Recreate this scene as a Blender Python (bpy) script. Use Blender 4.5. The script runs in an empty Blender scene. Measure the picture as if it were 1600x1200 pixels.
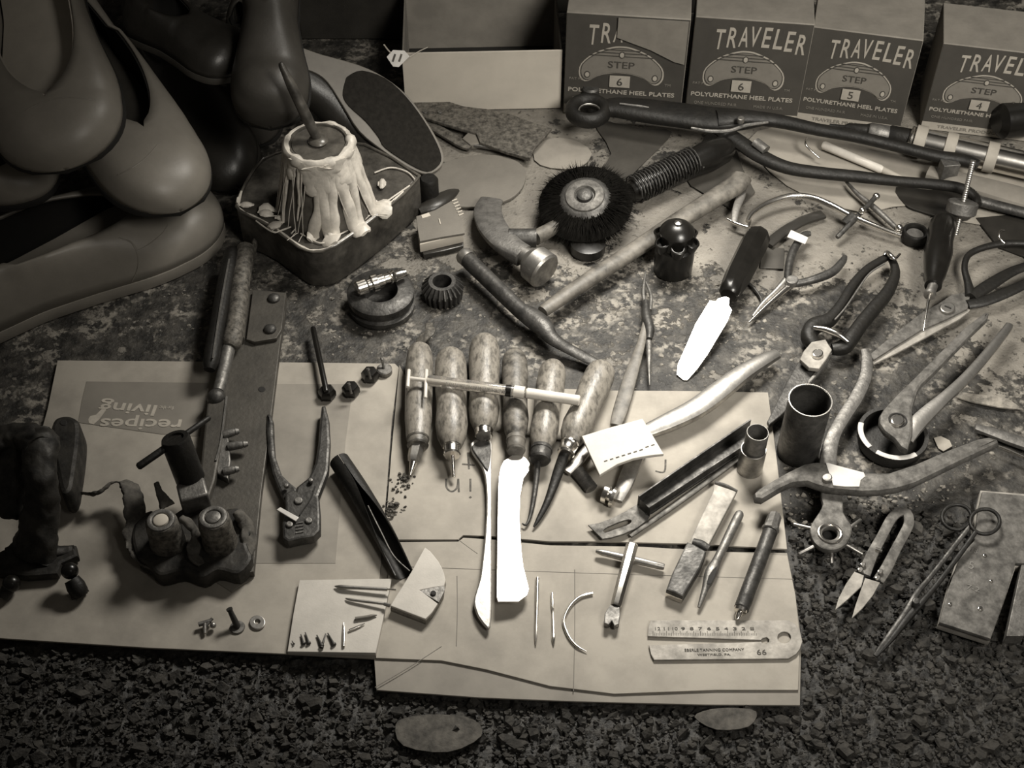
import bpy, bmesh, math, random
import numpy as np
from mathutils import Vector, Matrix, noise
random.seed(7)
C = bpy.context.scene.collection
# ---------------------------------------------------------------- camera
F = 2100.0
EL = math.radians(48)
DIST = 1.26
CAM = Vector((0, -DIST*math.cos(EL), DIST*math.sin(EL)))
FW = Vector((0, math.cos(EL), -math.sin(EL)))
UP = Vector((0, math.sin(EL), math.cos(EL)))
cd = bpy.data.cameras.new('camera'); cam = bpy.data.objects.new('camera', cd); C.objects.link(cam)
cam.location = CAM; cam.rotation_euler = (math.pi/2-EL, 0, 0)
cd.sensor_fit = 'HORIZONTAL'; cd.sensor_width = 36; cd.lens = 36*F/1600; cd.clip_start = 0.02; cd.clip_end = 50
bpy.context.scene.camera = cam
# ---------------------------------------------------------------- light
sc = bpy.context.scene
sc.view_settings.view_transform = 'Standard'; sc.view_settings.look = 'None'
sc.view_settings.gamma = 1; sc.view_settings.exposure = 0.0; sc.view_settings.use_curve_mapping = False
w = bpy.data.worlds.new('room_light'); sc.world = w; w.use_nodes = True
w.node_tree.nodes['Background'].inputs[0].default_value = (1.0, .90, .76, 1)
w.node_tree.nodes['Background'].inputs[1].default_value = 0.045
def lamp(name, loc, aim, sx, sy, power, spread=180, col=(1, .95, .86)):
    l = bpy.data.lights.new(name, 'AREA'); l.shape = 'RECTANGLE'; l.size = sx; l.size_y = sy; l.energy = power
    l.color = col; l.spread = math.radians(spread)
    o = bpy.data.objects.new(name, l); C.objects.link(o); o.location = loc
    o.rotation_euler = (Vector(aim)-Vector(loc)).to_track_quat('-Z', 'Y').to_euler()
    return o
LAMP = Vector((0.17, 0.30, 0.60))
lamp('bench_lamp', LAMP, (0.10, -0.10, 0), 0.26, 0.16, 3.3, 95)
lamp('fill_light', (0.75, -0.85, 1.3), (0.42, 0.35, 0.08), 0.5, 0.5, 4.5, 55)  # added fill with no visible source, brightens the carton fronts at the back

# ---------------------------------------------------------------- helpers
def W(px, py, z=0.0):
    d = FW*F + Vector((1, 0, 0))*(px-800) - UP*(py-600)
    return CAM + d*((z-CAM.z)/d.z)
def S(px, py, z=0.0):
    return (W(px, py, z)-CAM).dot(FW)/F
def onplane(px, py, O, N):
    d = FW*F + Vector((1, 0, 0))*(px-800) - UP*(py-600)
    return CAM + d*((O-CAM).dot(N)/d.dot(N))
ORIG = {}
def tag(o, label=None, cat=None, group=None, kind=None):
    if label: o['label'] = label
    if cat: o['category'] = cat
    if group: o['group'] = group
    if kind: o['kind'] = kind
    return o
def thing(name, label, cat, px, py, z=0.0, group=None):
    o = bpy.data.objects.new(name, None); C.objects.link(o); o.empty_display_size = .01
    o.location = W(px, py, z); ORIG[o.name] = W(px, py, z)
    return tag(o, label, cat, group)
def link(name, me, mat, parent=None, smooth=True, bev=0, label=None, cat=None, group=None, kind=None):
    if parent is not None: off = ORIG[parent.name]
    else:
        co = np.empty(len(me.vertices)*3); me.vertices.foreach_get('co', co); co = co.reshape(-1, 3)
        m = co.mean(0); off = Vector((m[0], m[1], co[:, 2].min()))
    me.transform(Matrix.Translation(-off))
    if smooth:
        me.shade_smooth()
        try: me.set_sharp_from_angle(angle=math.radians(38))
        except Exception: pass
    me.materials.clear(); me.materials.append(mat)
    o = bpy.data.objects.new(name, me); C.objects.link(o); ORIG[o.name] = off
    if parent is None: o.location = off
    else: o.parent = parent
    if bev:
        b = o.modifiers.new('bevel', 'BEVEL'); b.width = bev; b.segments = 2; b.limit_method = 'ANGLE'; b.angle_limit = math.radians(40)
    return tag(o, label, cat, group, kind)
def bm2me(bm):
    bmesh.ops.recalc_face_normals(bm, faces=bm.faces[:])
    me = bpy.data.meshes.new('m'); bm.to_mesh(me); bm.free(); return me
def cr(pts, sub):                      # catmull-rom through tuples of numbers
    if sub <= 1 or len(pts) < 3: 
        if len(pts) == 2 and sub > 1:
            a, b = pts; return [tuple(a[k]+(b[k]-a[k])*i/sub for k in range(len(a))) for i in range(sub+1)]
        return list(pts)
    out = []; n = len(pts)
    for i in range(n-1):
        p0 = pts[max(i-1, 0)]; p1 = pts[i]; p2 = pts[i+1]; p3 = pts[min(i+2, n-1)]
        for s in range(sub):
            t = s/sub
            out.append(tuple(.5*((2*b)+(-a+c)*t+(2*a-5*b+4*c-d)*t*t+(-a+3*b-3*c+d)*t**3) for a, b, c, d in zip(p0, p1, p2, p3)))
    out.append(tuple(pts[-1])); return out
def crc(pts, sub):                     # closed
    out = []; n = len(pts)
    for i in range(n):
        p0 = pts[i-1]; p1 = pts[i]; p2 = pts[(i+1) % n]; p3 = pts[(i+2) % n]
        for s in range(sub):
            t = s/sub
            out.append(tuple(.5*((2*b)+(-a+c)*t+(2*a-5*b+4*c-d)*t*t+(-a+3*b-3*c+d)*t**3) for a, b, c, d in zip(p0, p1, p2, p3)))
    return out
def slabmesh(loops, O, N, th, bev=0.0):   # loops: lists of 3D points on plane; solid from plane down along -N by th
    N = N.normalized()
    X = Vector((1, 0, 0)); X = (X - N*X.dot(N)).normalized(); Y = N.cross(X)
    cu = bpy.data.curves.new('c', 'CURVE'); cu.dimensions = '2D'; cu.fill_mode = 'BOTH'
    bev = min(bev, th*.45)
    cu.extrude = max(th/2-bev, 1e-6); cu.bevel_depth = bev; cu.bevel_resolution = 1; cu.offset = -bev
    for lp in loops:
        sp = cu.splines.new('POLY'); sp.points.add(len(lp)-1)
        for q, p in zip(sp.points, lp):
            r = p-O; q.co = (r.dot(X), r.dot(Y), 0, 1)
        sp.use_cyclic_u = True
    ob = bpy.data.objects.new('c', cu)
    me = bpy.data.meshes.new_from_object(ob)
    bpy.data.objects.remove(ob); bpy.data.curves.remove(cu)
    M = Matrix((X, Y, N)).transposed().to_4x4(); M.translation = O - N*(th/2)
    me.transform(M); return me
def circ(cx, cy, r, ry=None, n=24, rot=0, ecc=None):  # ellipse of a real circle lying flat: ry defaults by foreshortening
    if ry is None: ry = r*math.sin(math.atan2(CAM.z, abs(W(cx, cy).y-CAM.y)))
    c, s = math.cos(rot), math.sin(rot)
    return [(cx+r*math.cos(a)*c-ry*math.sin(a)*s, cy+r*math.cos(a)*s+ry*math.sin(a)*c) for a in [2*math.pi*i/n for i in range(n)]]
def plate(name, outline, z, th, mat, parent=None, holes=(), bev=.0006, sm=0, N=None, O=None, **k):
    """outline in pixels, traced on the top surface at height z (or on the plane O,N)"""
    if N is None: N = Vector((0, 0, 1)); O = Vector((0, 0, z))
    if sm: outline = crc(outline, sm)
    loops = [[onplane(x, y, O, N) for x, y in lp] for lp in [outline]+list(holes)]
    return link(name, slabmesh(loops, O, N, th, bev), mat, parent, **k)
def sweep3(pts, n=12, e=2.0, closed=False, up=None):
    """pts: (Vector, halfwidth, halfheight) in metres"""
    bm = bmesh.new(); rings = []; m = len(pts)
    for i, (p, a, b) in enumerate(pts):
        if closed: t = pts[(i+1) % m][0]-pts[i-1][0]
        else: t = pts[min(i+1, m-1)][0]-pts[max(i-1, 0)][0]
        if t.length < 1e-9: t = Vector((1, 0, 0))
        t.normalize(); u = up if up is not None else Vector((0, 0, 1))
        if abs(t.dot(u)) > .97: u = Vector((0, 1, 0)) if up is None else Vector((0, 0, 1))
        sd = t.cross(u).normalized(); v = sd.cross(t)
        r = []
        for j in range(n):
            an = 2*math.pi*j/n; c = math.cos(an); s = math.sin(an)
            c = math.copysign(abs(c)**(2/e), c); s = math.copysign(abs(s)**(2/e), s)
            r.append(bm.verts.new(p+sd*(a*c)+v*(b*s)))
        rings.append(r)
    for i in range(m if closed else m-1):
        A = rings[i]; B = rings[(i+1) % m]
        for j in range(n):
            bm.faces.new((A[j], A[(j+1) % n], B[(j+1) % n], B[j]))
    if not closed:
        bm.faces.new(rings[0][::-1]); bm.faces.new(rings[-1])
    return bm2me(bm)
def sweep(name, pts, mat, parent=None, n=12, e=2.0, sub=5, closed=False, **k):
    """pts: (px, py, z, half width px [, half height px])"""
    pts = [p if len(p) == 5 else (*p, p[3]) for p in pts]
    q = crc(pts, sub) if closed else cr(pts, sub)
    v = [(W(x, y, z), max(a, .05)*S(x, y, z), max(b, .05)*S(x, y, z)) for x, y, z, a, b in q]
    return link(name, sweep3(v, n, e, closed), mat, parent, **k)
def lathe3(A, B, prof, n=28, phase=0):
    """prof: (t along AB 0..1, radius m)"""
    ax = B-A; d = ax.normalized()
    u = Vector((0, 0, 1)) if abs(d.z) < .9 else Vector((0, 1, 0))
    X = d.cross(u).normalized(); Y = X.cross(d)
    bm = bmesh.new(); rings = []
    for t, r in prof:
        c = A+ax*t
        if r < 1e-6: rings.append([bm.verts.new(c)])
        else:
            rings.append([bm.verts.new(c+(X*math.cos(2*math.pi*(j+phase)/n)+Y*math.sin(2*math.pi*(j+phase)/n))*r) for j in range(n)])
    for P, Q in zip(rings, rings[1:]):
        if len(P) == 1 and len(Q) == 1: continue
        for j in range(n):
            k = (j+1) % n
            if len(P) == 1: bm.faces.new((P[0], Q[k], Q[j]))
            elif len(Q) == 1: bm.faces.new((P[j], P[k], Q[0]))
            else: bm.faces.new((P[j], P[k], Q[k], Q[j]))
    if len(rings[0]) > 1: bm.faces.new(rings[0][::-1])
    if len(rings[-1]) > 1: bm.faces.new(rings[-1])
    return bm2me(bm)
def lathe(name, a, b, prof, mat, parent=None, n=28, phase=0, **k):
    """a,b = (px,py,z); radii in px"""
    A, B = W(*a), W(*b); s = S((a[0]+b[0])/2, (a[1]+b[1])/2, (a[2]+b[2])/2)
    return link(name, lathe3(A, B, [(t, r*s) for t, r in prof], n, phase), mat, parent, **k)
def rod(name, a, b, r, mat, parent=None, r2=None, n=16, **k):
    r2 = r if r2 is None else r2
    return lathe(name, a, b, [(0, r*.8), (.02, r), (.98, r2), (1, r2*.8)], mat, parent, n, **k)
def upright(name, px, py, z0, prof, mat, parent=None, n=36, lean=(0, 0), **k):
    """prof: (height m above z0, radius m), axis vertical through the pixel at z0"""
    A = W(px, py, z0); H = prof[-1][0] if abs(prof[-1][0]) > 1e-9 else max(h for h, r in prof)
    H = max(abs(h) for h, r in prof)
    B = A+Vector((lean[0], lean[1], H))
    return link(name, lathe3(A, B, [(h/H, r) for h, r in prof], n), mat, parent, **k)
def tube(h, r, t):                       # hollow open-topped profile
    return [(0, r*.96), (.02*h, r), (h*.985, r), (h, r-t*.3), (h, r-t*.8), (h*.98, r-t), (h*.06, r-t), (h*.06, 0)]
def ball(name, px, py, z, r, mat, parent=None, sq=1.0, **k):
    bm = bmesh.new(); bmesh.ops.create_uvsphere(bm, u_segments=20, v_segments=12, radius=r*S(px, py, z))
    bmesh.ops.scale(bm, vec=(1, 1, sq), verts=bm.verts); bmesh.ops.translate(bm, vec=W(px, py, z), verts=bm.verts)
    return link(name, bm2me(bm), mat, parent, **k)
def disc(name, px, py, z, r, th, mat, parent=None, n=28, hole=None, **k):   # flat round head, top at z, r px
    lp = circ(px, py, r, n=n); hs = [circ(px, py, hole, n=n)] if hole else []
    return plate(name, lp, z, th, mat, parent, holes=hs, bev=min(th*.35, .0012), **k)
def textmesh(body, O, X, Y, hgt, wid=None, th=.0002, font_shear=0, bold=0, center=False):
    cu = bpy.data.curves.new('t', 'FONT'); cu.body = body; cu.size = 1; cu.shear = font_shear; cu.offset = bold; cu.extrude = .01
    cu.resolution_u = 3
    ob = bpy.data.objects.new('t', cu); me = bpy.data.meshes.new_from_object(ob)
    bpy.data.objects.remove(ob); bpy.data.curves.remove(cu)
    co = np.empty(len(me.vertices)*3); me.vertices.foreach_get('co', co); co = co.reshape(-1, 3)
    mn = co.min(0); mx = co.max(0)
    sy = hgt/(mx[1]-mn[1]); sx = sy if wid is None else wid/(mx[0]-mn[0])
    N = X.cross(Y).normalized()
    M = Matrix((X*sx, Y*sy, N*(th/.02))).transposed().to_4x4()
    sh = Matrix.Translation(-Vector((mn[0] if not center else (mn[0]+mx[0])/2, mn[1], mn[2])))
    me.transform(Matrix.Translation(O) @ M @ sh); return me

# ---------------------------------------------------------------- materials
def tint(v, k=1.0):
    k *= .65; return (v, v*(1-.12*k), v*(1-.31*k), 1)
def nd(nt, t, **k):
    n = nt.nodes.new(t)
    for a, b in k.items(): setattr(n, a, b)
    return n
def material(name, v=.3, v2=None, rough=.6, metal=0.0, scale=60, bump=0.0, bscale=None, lo=.35, hi=.65, coat=0.0, tk=1.0, r2=None, stretch=None, detail=6, spec=.5, trans=0, alpha=1, edge=None):
    m = bpy.data.materials.new(name); m.use_nodes = True; nt = m.node_tree; b = nt.nodes['Principled BSDF']
    b.inputs['Roughness'].default_value = rough; b.inputs['Metallic'].default_value = metal
    b.inputs['Coat Weight'].default_value = coat; b.inputs['Specular IOR Level'].default_value = spec
    b.inputs['Transmission Weight'].default_value = trans
    tk = .45 if metal > .5 and tk == 1.0 else tk
    tc = nd(nt, 'ShaderNodeTexCoord'); src = tc.outputs['Object']
    if stretch:
        mp = nd(nt, 'ShaderNodeMapping'); mp.inputs['Scale'].default_value = stretch; nt.links.new(src, mp.inputs[0]); src = mp.outputs[0]
    if v2 is None: v2 = v*.75
    nz = nd(nt, 'ShaderNodeTexNoise'); nz.inputs['Scale'].default_value = scale; nz.inputs['Detail'].default_value = detail; nz.inputs['Roughness'].default_value = .65
    nt.links.new(src, nz.inputs['Vector'])
    rp = nd(nt, 'ShaderNodeValToRGB'); rp.color_ramp.elements[0].position = lo; rp.color_ramp.elements[1].position = hi
    rp.color_ramp.elements[0].color = tint(v2, tk); rp.color_ramp.elements[1].color = tint(v, tk)
    nt.links.new(nz.outputs['Fac'], rp.inputs[0]); nt.links.new(rp.outputs[0], b.inputs['Base Color'])
    if r2 is not None:
        mr = nd(nt, 'ShaderNodeMapRange'); mr.inputs[1].default_value = .3; mr.inputs[2].default_value = .7; mr.inputs[3].default_value = r2; mr.inputs[4].default_value = rough
        nt.links.new(nz.outputs['Fac'], mr.inputs[0]); nt.links.new(mr.outputs[0], b.inputs['Roughness'])
    if bump:
        n2 = nd(nt, 'ShaderNodeTexNoise'); n2.inputs['Scale'].default_value = bscale or scale*3; n2.inputs['Detail'].default_value = 5
        nt.links.new(src, n2.inputs['Vector'])
        bp = nd(nt, 'ShaderNodeBump'); bp.inputs['Strength'].default_value = bump; bp.inputs['Distance'].default_value = .001
        nt.links.new(n2.outputs['Fac'], bp.inputs['Height']); nt.links.new(bp.outputs[0], b.inputs['Normal'])
    return m
M = {}
M['steel'] = material('brushed_steel', .45, .25, .38, .95, 90, .15, 300, r2=.5)
M['flat'] = material('matt_flat_steel', .36, .22, .62, .45, 70, .25, 350, r2=.75, spec=.3, tk=.7)
M['flatdull'] = material('stained_flat_steel', .17, .07, .55, .5, 110, .45, 300, r2=.75, spec=.3, tk=.55)
M['greased'] = material('greased_steel_plate', .085, .05, .5, .35, 40, .4, 260, r2=.65)
M['bright'] = material('polished_steel', .85, .7, .22, 1, 60, .05, 200)
M['blade'] = material('satin_blade_steel', .93, .75, .34, 1, 40, .05, 300, r2=.42)
M['dull'] = material('worn_grey_steel', .24, .11, .48, .8, 120, .35, 400, r2=.62)
M['dark'] = material('dark_oiled_steel', .09, .03, .42, .6, 90, .4, 350, r2=.6)
M['black'] = material('black_japanned_iron', .014, .006, .45, .1, 80, .5, 260, r2=.62, spec=.35)
M['cast'] = material('grimy_cast_iron', .04, .008, .5, .3, 70, 1.0, 110, r2=.75)
M['rust'] = material('rusty_steel', .17, .035, .6, .3, 200, .7, 300)
M['blackplastic'] = material('glossy_black_plastic', .009, .006, .28, 0, 60, .1, 200, spec=.4)
M['rubber'] = material('black_rubber', .018, .01, .6, 0, 120, .4, 400)
M['kraft'] = material('kraft_paper', .33, .21, .8, 0, 16, .4, 60, lo=.28, hi=.6, detail=10)
M['kraft2'] = material('creased_kraft_paper', .24, .15, .75, 0, 14, .4, 40, lo=.28, hi=.6, detail=10)
M['kraft3'] = material('darker_brown_paper', .17, .12, .7, 0, 12, .3, 50)
M['print'] = material('printed_brown_panel', .2, .16, .7, 0, 20, .1, 80)
M['printlight'] = material('pale_printed_ink', .42, .34, .8, 0, 200, 0)
M['ink'] = material('dark_ink', .1, .05, .8, 0, 300, 0, lo=.45, hi=.6)
M['card'] = material('white_card', .5, .44, .8, 0, 20, .15, 90)
M['leather'] = material('pale_leather', .5, .42, .65, 0, 40, .12, 600, tk=.7)
M['leatheredge'] = material('raw_leather_edge', .25, .12, .85, 0, 300, .6, 600)
M['beige'] = material('beige_shoe_leather', .235, .2, .42, 0, 30, .08, 500)
M['insole'] = material('pale_insole', .42, .36, .6, 0, 30, .1, 300)
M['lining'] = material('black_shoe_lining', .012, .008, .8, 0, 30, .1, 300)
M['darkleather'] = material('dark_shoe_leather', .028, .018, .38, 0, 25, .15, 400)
M['greyleather'] = material('grey_shoe_leather', .055, .04, .45, 0, 25, .12, 400)
M['soleleather'] = material('leather_sole', .17, .13, .5, 0, 30, .15, 200)
M['rubbersole'] = material('dark_rubber_sole_patch', .022, .014, .9, 0, 200, .3, 400, spec=.1)
M['curl'] = material('dirty_leather_scrap', .1, .03, .85, 0, 90, .8, 250)
M['wood'] = material('worn_haft_wood', .21, .075, .42, 0, 150, .3, 300, stretch=(1.6, .7, 1), lo=.36, hi=.56, detail=9)
M['wood2'] = material('dark_haft_wood', .17, .03, .5, 0, 90, .3, 260, lo=.38, hi=.62, detail=9)
M['wood3'] = material('grey_handle_wood', .16, .045, .55, 0, 70, .35, 200, lo=.3, hi=.65)
M['glue'] = material('dried_cream_glue', .62, .42, .45, 0, 90, .5, 150, tk=.8)
M['gluedirty'] = material('amber_glue_skin', .12, .04, .3, 0, 60, .5, 120, lo=.3, hi=.7)
M['pot'] = material('glue_stained_tin', .1, .03, .45, .2, 50, .7, 110)
M['boxprint'] = material('dark_printed_carton', .052, .042, .55, 0, 40, .1, 300)
M['boxpale'] = material('pale_carton_print', .34, .28, .7, 0, 60, .05, 300)
M['boxmid'] = material('mid_tone_carton_print', .17, .14, .7, 0, 60, .05, 300)
M['carton'] = material('carton_board', .2, .15, .8, 0, 30, .1, 200)
M['plasticwhite'] = material('milky_plastic', .6, .5, .3, 0, 60, 0, tk=.7)
M['clear'] = material('clear_syringe_plastic', .92, .88, .1, 0, 60, 0, tk=.4, trans=.9)
M['white'] = material('white_enamel', .58, .48, .4, 0, 60, .1, 200, tk=.4)
M['crumb'] = material('leather_crumbs', .055, .006, .9, 0, 110, .8, 500, lo=.3, hi=.7)
M['flake'] = material('pale_paint_flakes', .26, .06, .8, 0, 120, .5, 400)
M['bristle'] = material('black_bristle', .008, .005, .95, 0, 60, 0, spec=.05)
M['cloth'] = material('stained_pale_cloth', .3, .2, .9, 0, 9, .4, 30)
M['soledisc'] = material('tan_leather_blank', .15, .12, .7, 0, 25, .2, 300)
M['wall'] = material('dim_workshop_wall', .05, .03, .9, 0, 5, .2, 30)
tex_lump = bpy.data.textures.new('lumps', 'CLOUDS'); tex_lump.noise_scale = .016; tex_lump.noise_depth = 3
def lumpy(o, strength=.006):
    m = o.modifiers.new('subdiv', 'SUBSURF'); m.levels = 1; m.render_levels = 1; m.subdivision_type = 'SIMPLE'
    d = o.modifiers.new('lumps', 'DISPLACE'); d.texture = tex_lump; d.strength = strength; d.mid_level = .55; d.texture_coords = 'LOCAL'
    return o
# ================================================================ the setting
def inpoly(X, Y, poly):
    r = np.zeros(X.shape, bool); n = len(poly); j = n-1
    for i in range(n):
        xi, yi = poly[i]; xj, yj = poly[j]
        c = ((yi > Y) != (yj > Y)) & (X < (xj-xi)*(Y-yi)/(yj-yi+1e-12)+xi); r ^= c; j = i
    return r
def blur(A, k):
    for ax in (0, 1):
        pad = [(0, 0), (0, 0)]; pad[ax] = (k, k)
        B = np.pad(A, pad, mode='edge'); cs = np.cumsum(B, axis=ax)
        z = np.zeros_like(np.take(cs, [0], axis=ax)); cs = np.concatenate([z, cs], axis=ax)
        n = A.shape[ax]
        hi = np.take(cs, np.arange(2*k+1, 2*k+1+n), axis=ax); lo = np.take(cs, np.arange(n), axis=ax)
        A = (hi-lo)/(2*k+1)
    return A
NX, NY = 420, 340
xs = np.linspace(-.8, .8, NX); ys = np.linspace(-.47, .85, NY)
GX, GY = np.meshgrid(xs, ys)
def topx(X, Y, Z=0):
    dx = X; dy = Y-CAM.y; dz = Z-CAM.z
    dep = dy*FW.y+dz*FW.z; u = dy*UP.y+dz*UP.z
    return 800+F*dx/dep, 600-F*u/dep
PXX, PYY = topx(GX, GY)
cov = np.full(GX.shape, .14)
def region(poly, val):
    global cov
    cov = np.where(inpoly(PXX, PYY, poly), val, cov)
region([(560, 330), (700, 330), (900, 430), (1100, 480), (1300, 560), (1340, 640), (1180, 620), (900, 560), (640, 520), (560, 470)], .42)
region([(-40, 560), (120, 470), (230, 455), (230, 520), (90, 560), (60, 720), (-40, 720)], .55)
region([(270, 410), (345, 400), (345, 460), (290, 460)], .62)
region([(430, 400), (560, 430), (560, 520), (440, 540)], .55)
region([(640, 120), (1700, 120), (1700, 640), (1580, 640), (1480, 560), (1420, 480), (1310, 440), (1200, 470), (1040, 420), (900, 400), (750, 410), (640, 400)], .9)
region([(1480, 560), (1700, 560), (1700, 760), (1560, 800), (1500, 700), (1440, 640)], .5)
region([(930, 190), (1040, 200), (990, 270), (950, 300)], .25)
region([(1280, 260), (1400, 290), (1340, 330), (1290, 310)], .6)
region([(1380, 290), (1530, 290), (1520, 340), (1440, 330)], .3)
cov = blur(blur(cov, 9), 6)
zz = np.zeros_like(GX)
cr_mask = ((PYY > 780) & (PXX > 1180)) | (PYY > 985)
cr_mask = blur(cr_mask.astype(float), 5)
vs = []
for j in range(NY):
    for i in range(NX):
        h = noise.noise(Vector((GX[j, i]*170, GY[j, i]*170, 0)))*.5+.5
        h2 = noise.noise(Vector((GX[j, i]*420, GY[j, i]*420, 5)))*.5+.5
        z = -.0008-.0018*h*h2-cr_mask[j, i]*(.006*h2+.004*h)
        vs.append((GX[j, i], GY[j, i], z))
idx = np.arange(NX*NY).reshape(NY, NX)
fs = np.stack([idx[:-1, :-1], idx[:-1, 1:], idx[1:, 1:], idx[1:, :-1]], -1).reshape(-1, 4)
# side skirt so the top is a real board
me = bpy.data.meshes.new('m'); me.from_pydata(vs, [], fs.tolist())
at = me.attributes.new('cov', 'FLOAT', 'POINT'); at.data.foreach_set('value', cov.ravel().astype(np.float32))
a2 = me.attributes.new('crumb', 'FLOAT', 'POINT'); a2.data.foreach_set('value', cr_mask.ravel().astype(np.float32))
def benchmat():
    m = bpy.data.materials.new('grimy_painted_bench'); m.use_nodes = True; nt = m.node_tree; b = nt.nodes['Principled BSDF']; L = nt.links.new
    tc = nd(nt, 'ShaderNodeTexCoord'); ac = nd(nt, 'ShaderNodeAttribute', attribute_name='cov'); ak = nd(nt, 'ShaderNodeAttribute', attribute_name='crumb')
    def nz(s, d=6, r=.6):
        n = nd(nt, 'ShaderNodeTexNoise'); n.inputs['Scale'].default_value = s; n.inputs['Detail'].default_value = d; n.inputs['Roughness'].default_value = r; L(tc.outputs['Object'], n.inputs['Vector']); return n.outputs['Fac']
    def mth(op, a, c=None, cl=False):
        n = nd(nt, 'ShaderNodeMath', operation=op, use_clamp=cl)
        for k, x in enumerate((a, c)):
            if x is None: continue
            if isinstance(x, (int, float)): n.inputs[k].default_value = x
            else: L(x, n.inputs[k])
        return n.outputs[0]
    def mix(f, a, c):
        n = nd(nt, 'ShaderNodeMix', data_type='RGBA'); L(f, n.inputs[0])
        for k, x in ((6, a), (7, c)):
            if isinstance(x, tuple): n.inputs[k].default_value = x
            else: L(x, n.inputs[k])
        return n.outputs[2]
    n1 = nz(38, 8, .68); n2 = nz(170, 6, .6); n3 = nz(9, 4); n4 = nz(75, 5)
    s = mth('ADD', mth('MULTIPLY', n1, 2.4), mth('MULTIPLY', n2, .8))
    s = mth('ADD', mth('SUBTRACT', s, 2.12), ac.outputs['Fac'])
    f = mth('MULTIPLY', s, 9, True)
    pale = mix(mth('MULTIPLY', mth('SUBTRACT', n3, .35), 3.2, True), tint(.09), tint(.235))
    pale = mix(mth('MULTIPLY', mth('SUBTRACT', n2, .62), 12, True), pale, tint(.05))
    pale = mix(mth('MULTIPLY', mth('SUBTRACT', n4, .60), 9, True), pale, tint(.13))
    dark = mix(mth('MULTIPLY', mth('SUBTRACT', n4, .4), 4, True), tint(.012), tint(.06))
    n5 = nz(120, 6, .6)
    dark = mix(mth('MULTIPLY', mth('MULTIPLY', mth('SUBTRACT', n5, .47), 10, True), mth('MULTIPLY', mth('SUBTRACT', nz(24, 5, .6), .50), 10, True)), dark, tint(.22))
    dark = mix(mth('MULTIPLY', mth('SUBTRACT', n2, .60), 10, True), dark, tint(.09))
    col = mix(f, dark, pale)
    cd_ = mix(mth('MULTIPLY', mth('SUBTRACT', n2, .42), 5, True), tint(.006), tint(.04))
    col = mix(ak.outputs['Fac'], col, cd_)
    L(col, b.inputs['Base Color']); b.inputs['Roughness'].default_value = .6
    bp = nd(nt, 'ShaderNodeBump'); bp.inputs['Strength'].default_value = .9; bp.inputs['Distance'].default_value = .002
    L(mth('ADD', mth('MULTIPLY', f, .35), mth('ADD', n2, mth('MULTIPLY', n4, .7))), bp.inputs['Height']); L(bp.outputs[0], b.inputs['Normal'])
    return m
bench = link('workbench_top', me, benchmat(), label='grimy paint-flaked workbench surface under all the tools', kind='structure')
def box(name, c, s, mat, parent=None, rz=0, bev=0, **k):
    bm = bmesh.new(); bmesh.ops.create_cube(bm, size=1)
    bmesh.ops.scale(bm, vec=s, verts=bm.verts); bmesh.ops.rotate(bm, matrix=Matrix.Rotation(rz, 3, 'Z'), verts=bm.verts)
    bmesh.ops.translate(bm, vec=c, verts=bm.verts)
    return link(name, bm2me(bm), mat, parent, bev=bev, **k)
box('workbench_board', (0, .19, -.035), (1.6, 1.32, .04), M['crumb'], kind='structure')
box('wall_back', (0, 1.0, .5), (3.2, .05, 3.2), M['wall'], kind='structure')
box('floor', (0, 0, -.93), (3.2, 3.2, .04), M['wall'], kind='structure')

# debris -------------------------------------------------------------
def shards(count, pick, smin, smax, seed, flat=.5, z0=0.0):
    rnd = random.Random(seed); V = []; Fc = []
    n = 0
    while n < count:
        p = pick(rnd)
        if p is None: continue
        x, y = p; s = rnd.uniform(smin, smax)*(1 if rnd.random() < .85 else 1.7); a0 = rnd.uniform(0, 6.28)
        k = rnd.choice((4, 5, 5, 6)); base = len(V)
        tx, ty = rnd.uniform(-.6, .6), rnd.uniform(-.6, .6)
        ring = []
        for j in range(k):
            a = a0+j*6.283/k; r = s*rnd.uniform(.55, 1.1)
            ring.append((r*math.cos(a), r*math.sin(a)*rnd.uniform(.6, 1)))
        h = s*flat*rnd.uniform(.5, 1.3)
        for (u, v) in ring: V.append((x+u, y+v, z0+max(0, (u*tx+v*ty))+0))
        for (u, v) in ring: V.append((x+u*.75, y+v*.75, z0+h+max(0, (u*tx+v*ty))))
        Fc.append([base+k+j for j in range(k)])
        for j in range(k): Fc.append([base+j, base+(j+1) % k, base+k+(j+1) % k, base+k+j])
        n += 1
    me = bpy.data.meshes.new('m'); me.from_pydata(V, [], Fc); return me
def pick_px(polys, jitter=0):
    def f(r):
        poly = polys[r.randrange(len(polys))]
        xs_ = [p[0] for p in poly]; ys_ = [p[1] for p in poly]
        px, py = r.uniform(min(xs_), max(xs_)), r.uniform(min(ys_), max(ys_))
        if not inpoly(np.array([px]), np.array([py]), poly)[0]: return None
        v = W(px, py); return v.x, v.y
    return f
CRZ = [(-60, 1006), (230, 1018), (455, 1030), (586, 1036), (588, 1082), (1000, 1106), (1254, 1108), (1256, 1000), (1236, 830), (1330, 770), (1460, 800), (1660, 800), (1660, 1260), (-60, 1260)]
def joined(a, b_):
    bm = bmesh.new(); bm.from_mesh(a); bm.from_mesh(b_); me_ = bpy.data.meshes.new('m'); bm.to_mesh(me_); bm.free(); return me_
link('leather_crumbs', joined(shards(8000, pick_px([CRZ]), .0008, .0026, 3, .5, -.005), shards(1300, pick_px([CRZ]), .003, .0058, 11, .35, -.0052)), M['crumb'], smooth=False, label='dark leather crumbs and scrapings strewn along the front of the bench', cat='debris', kind='stuff')
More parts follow.
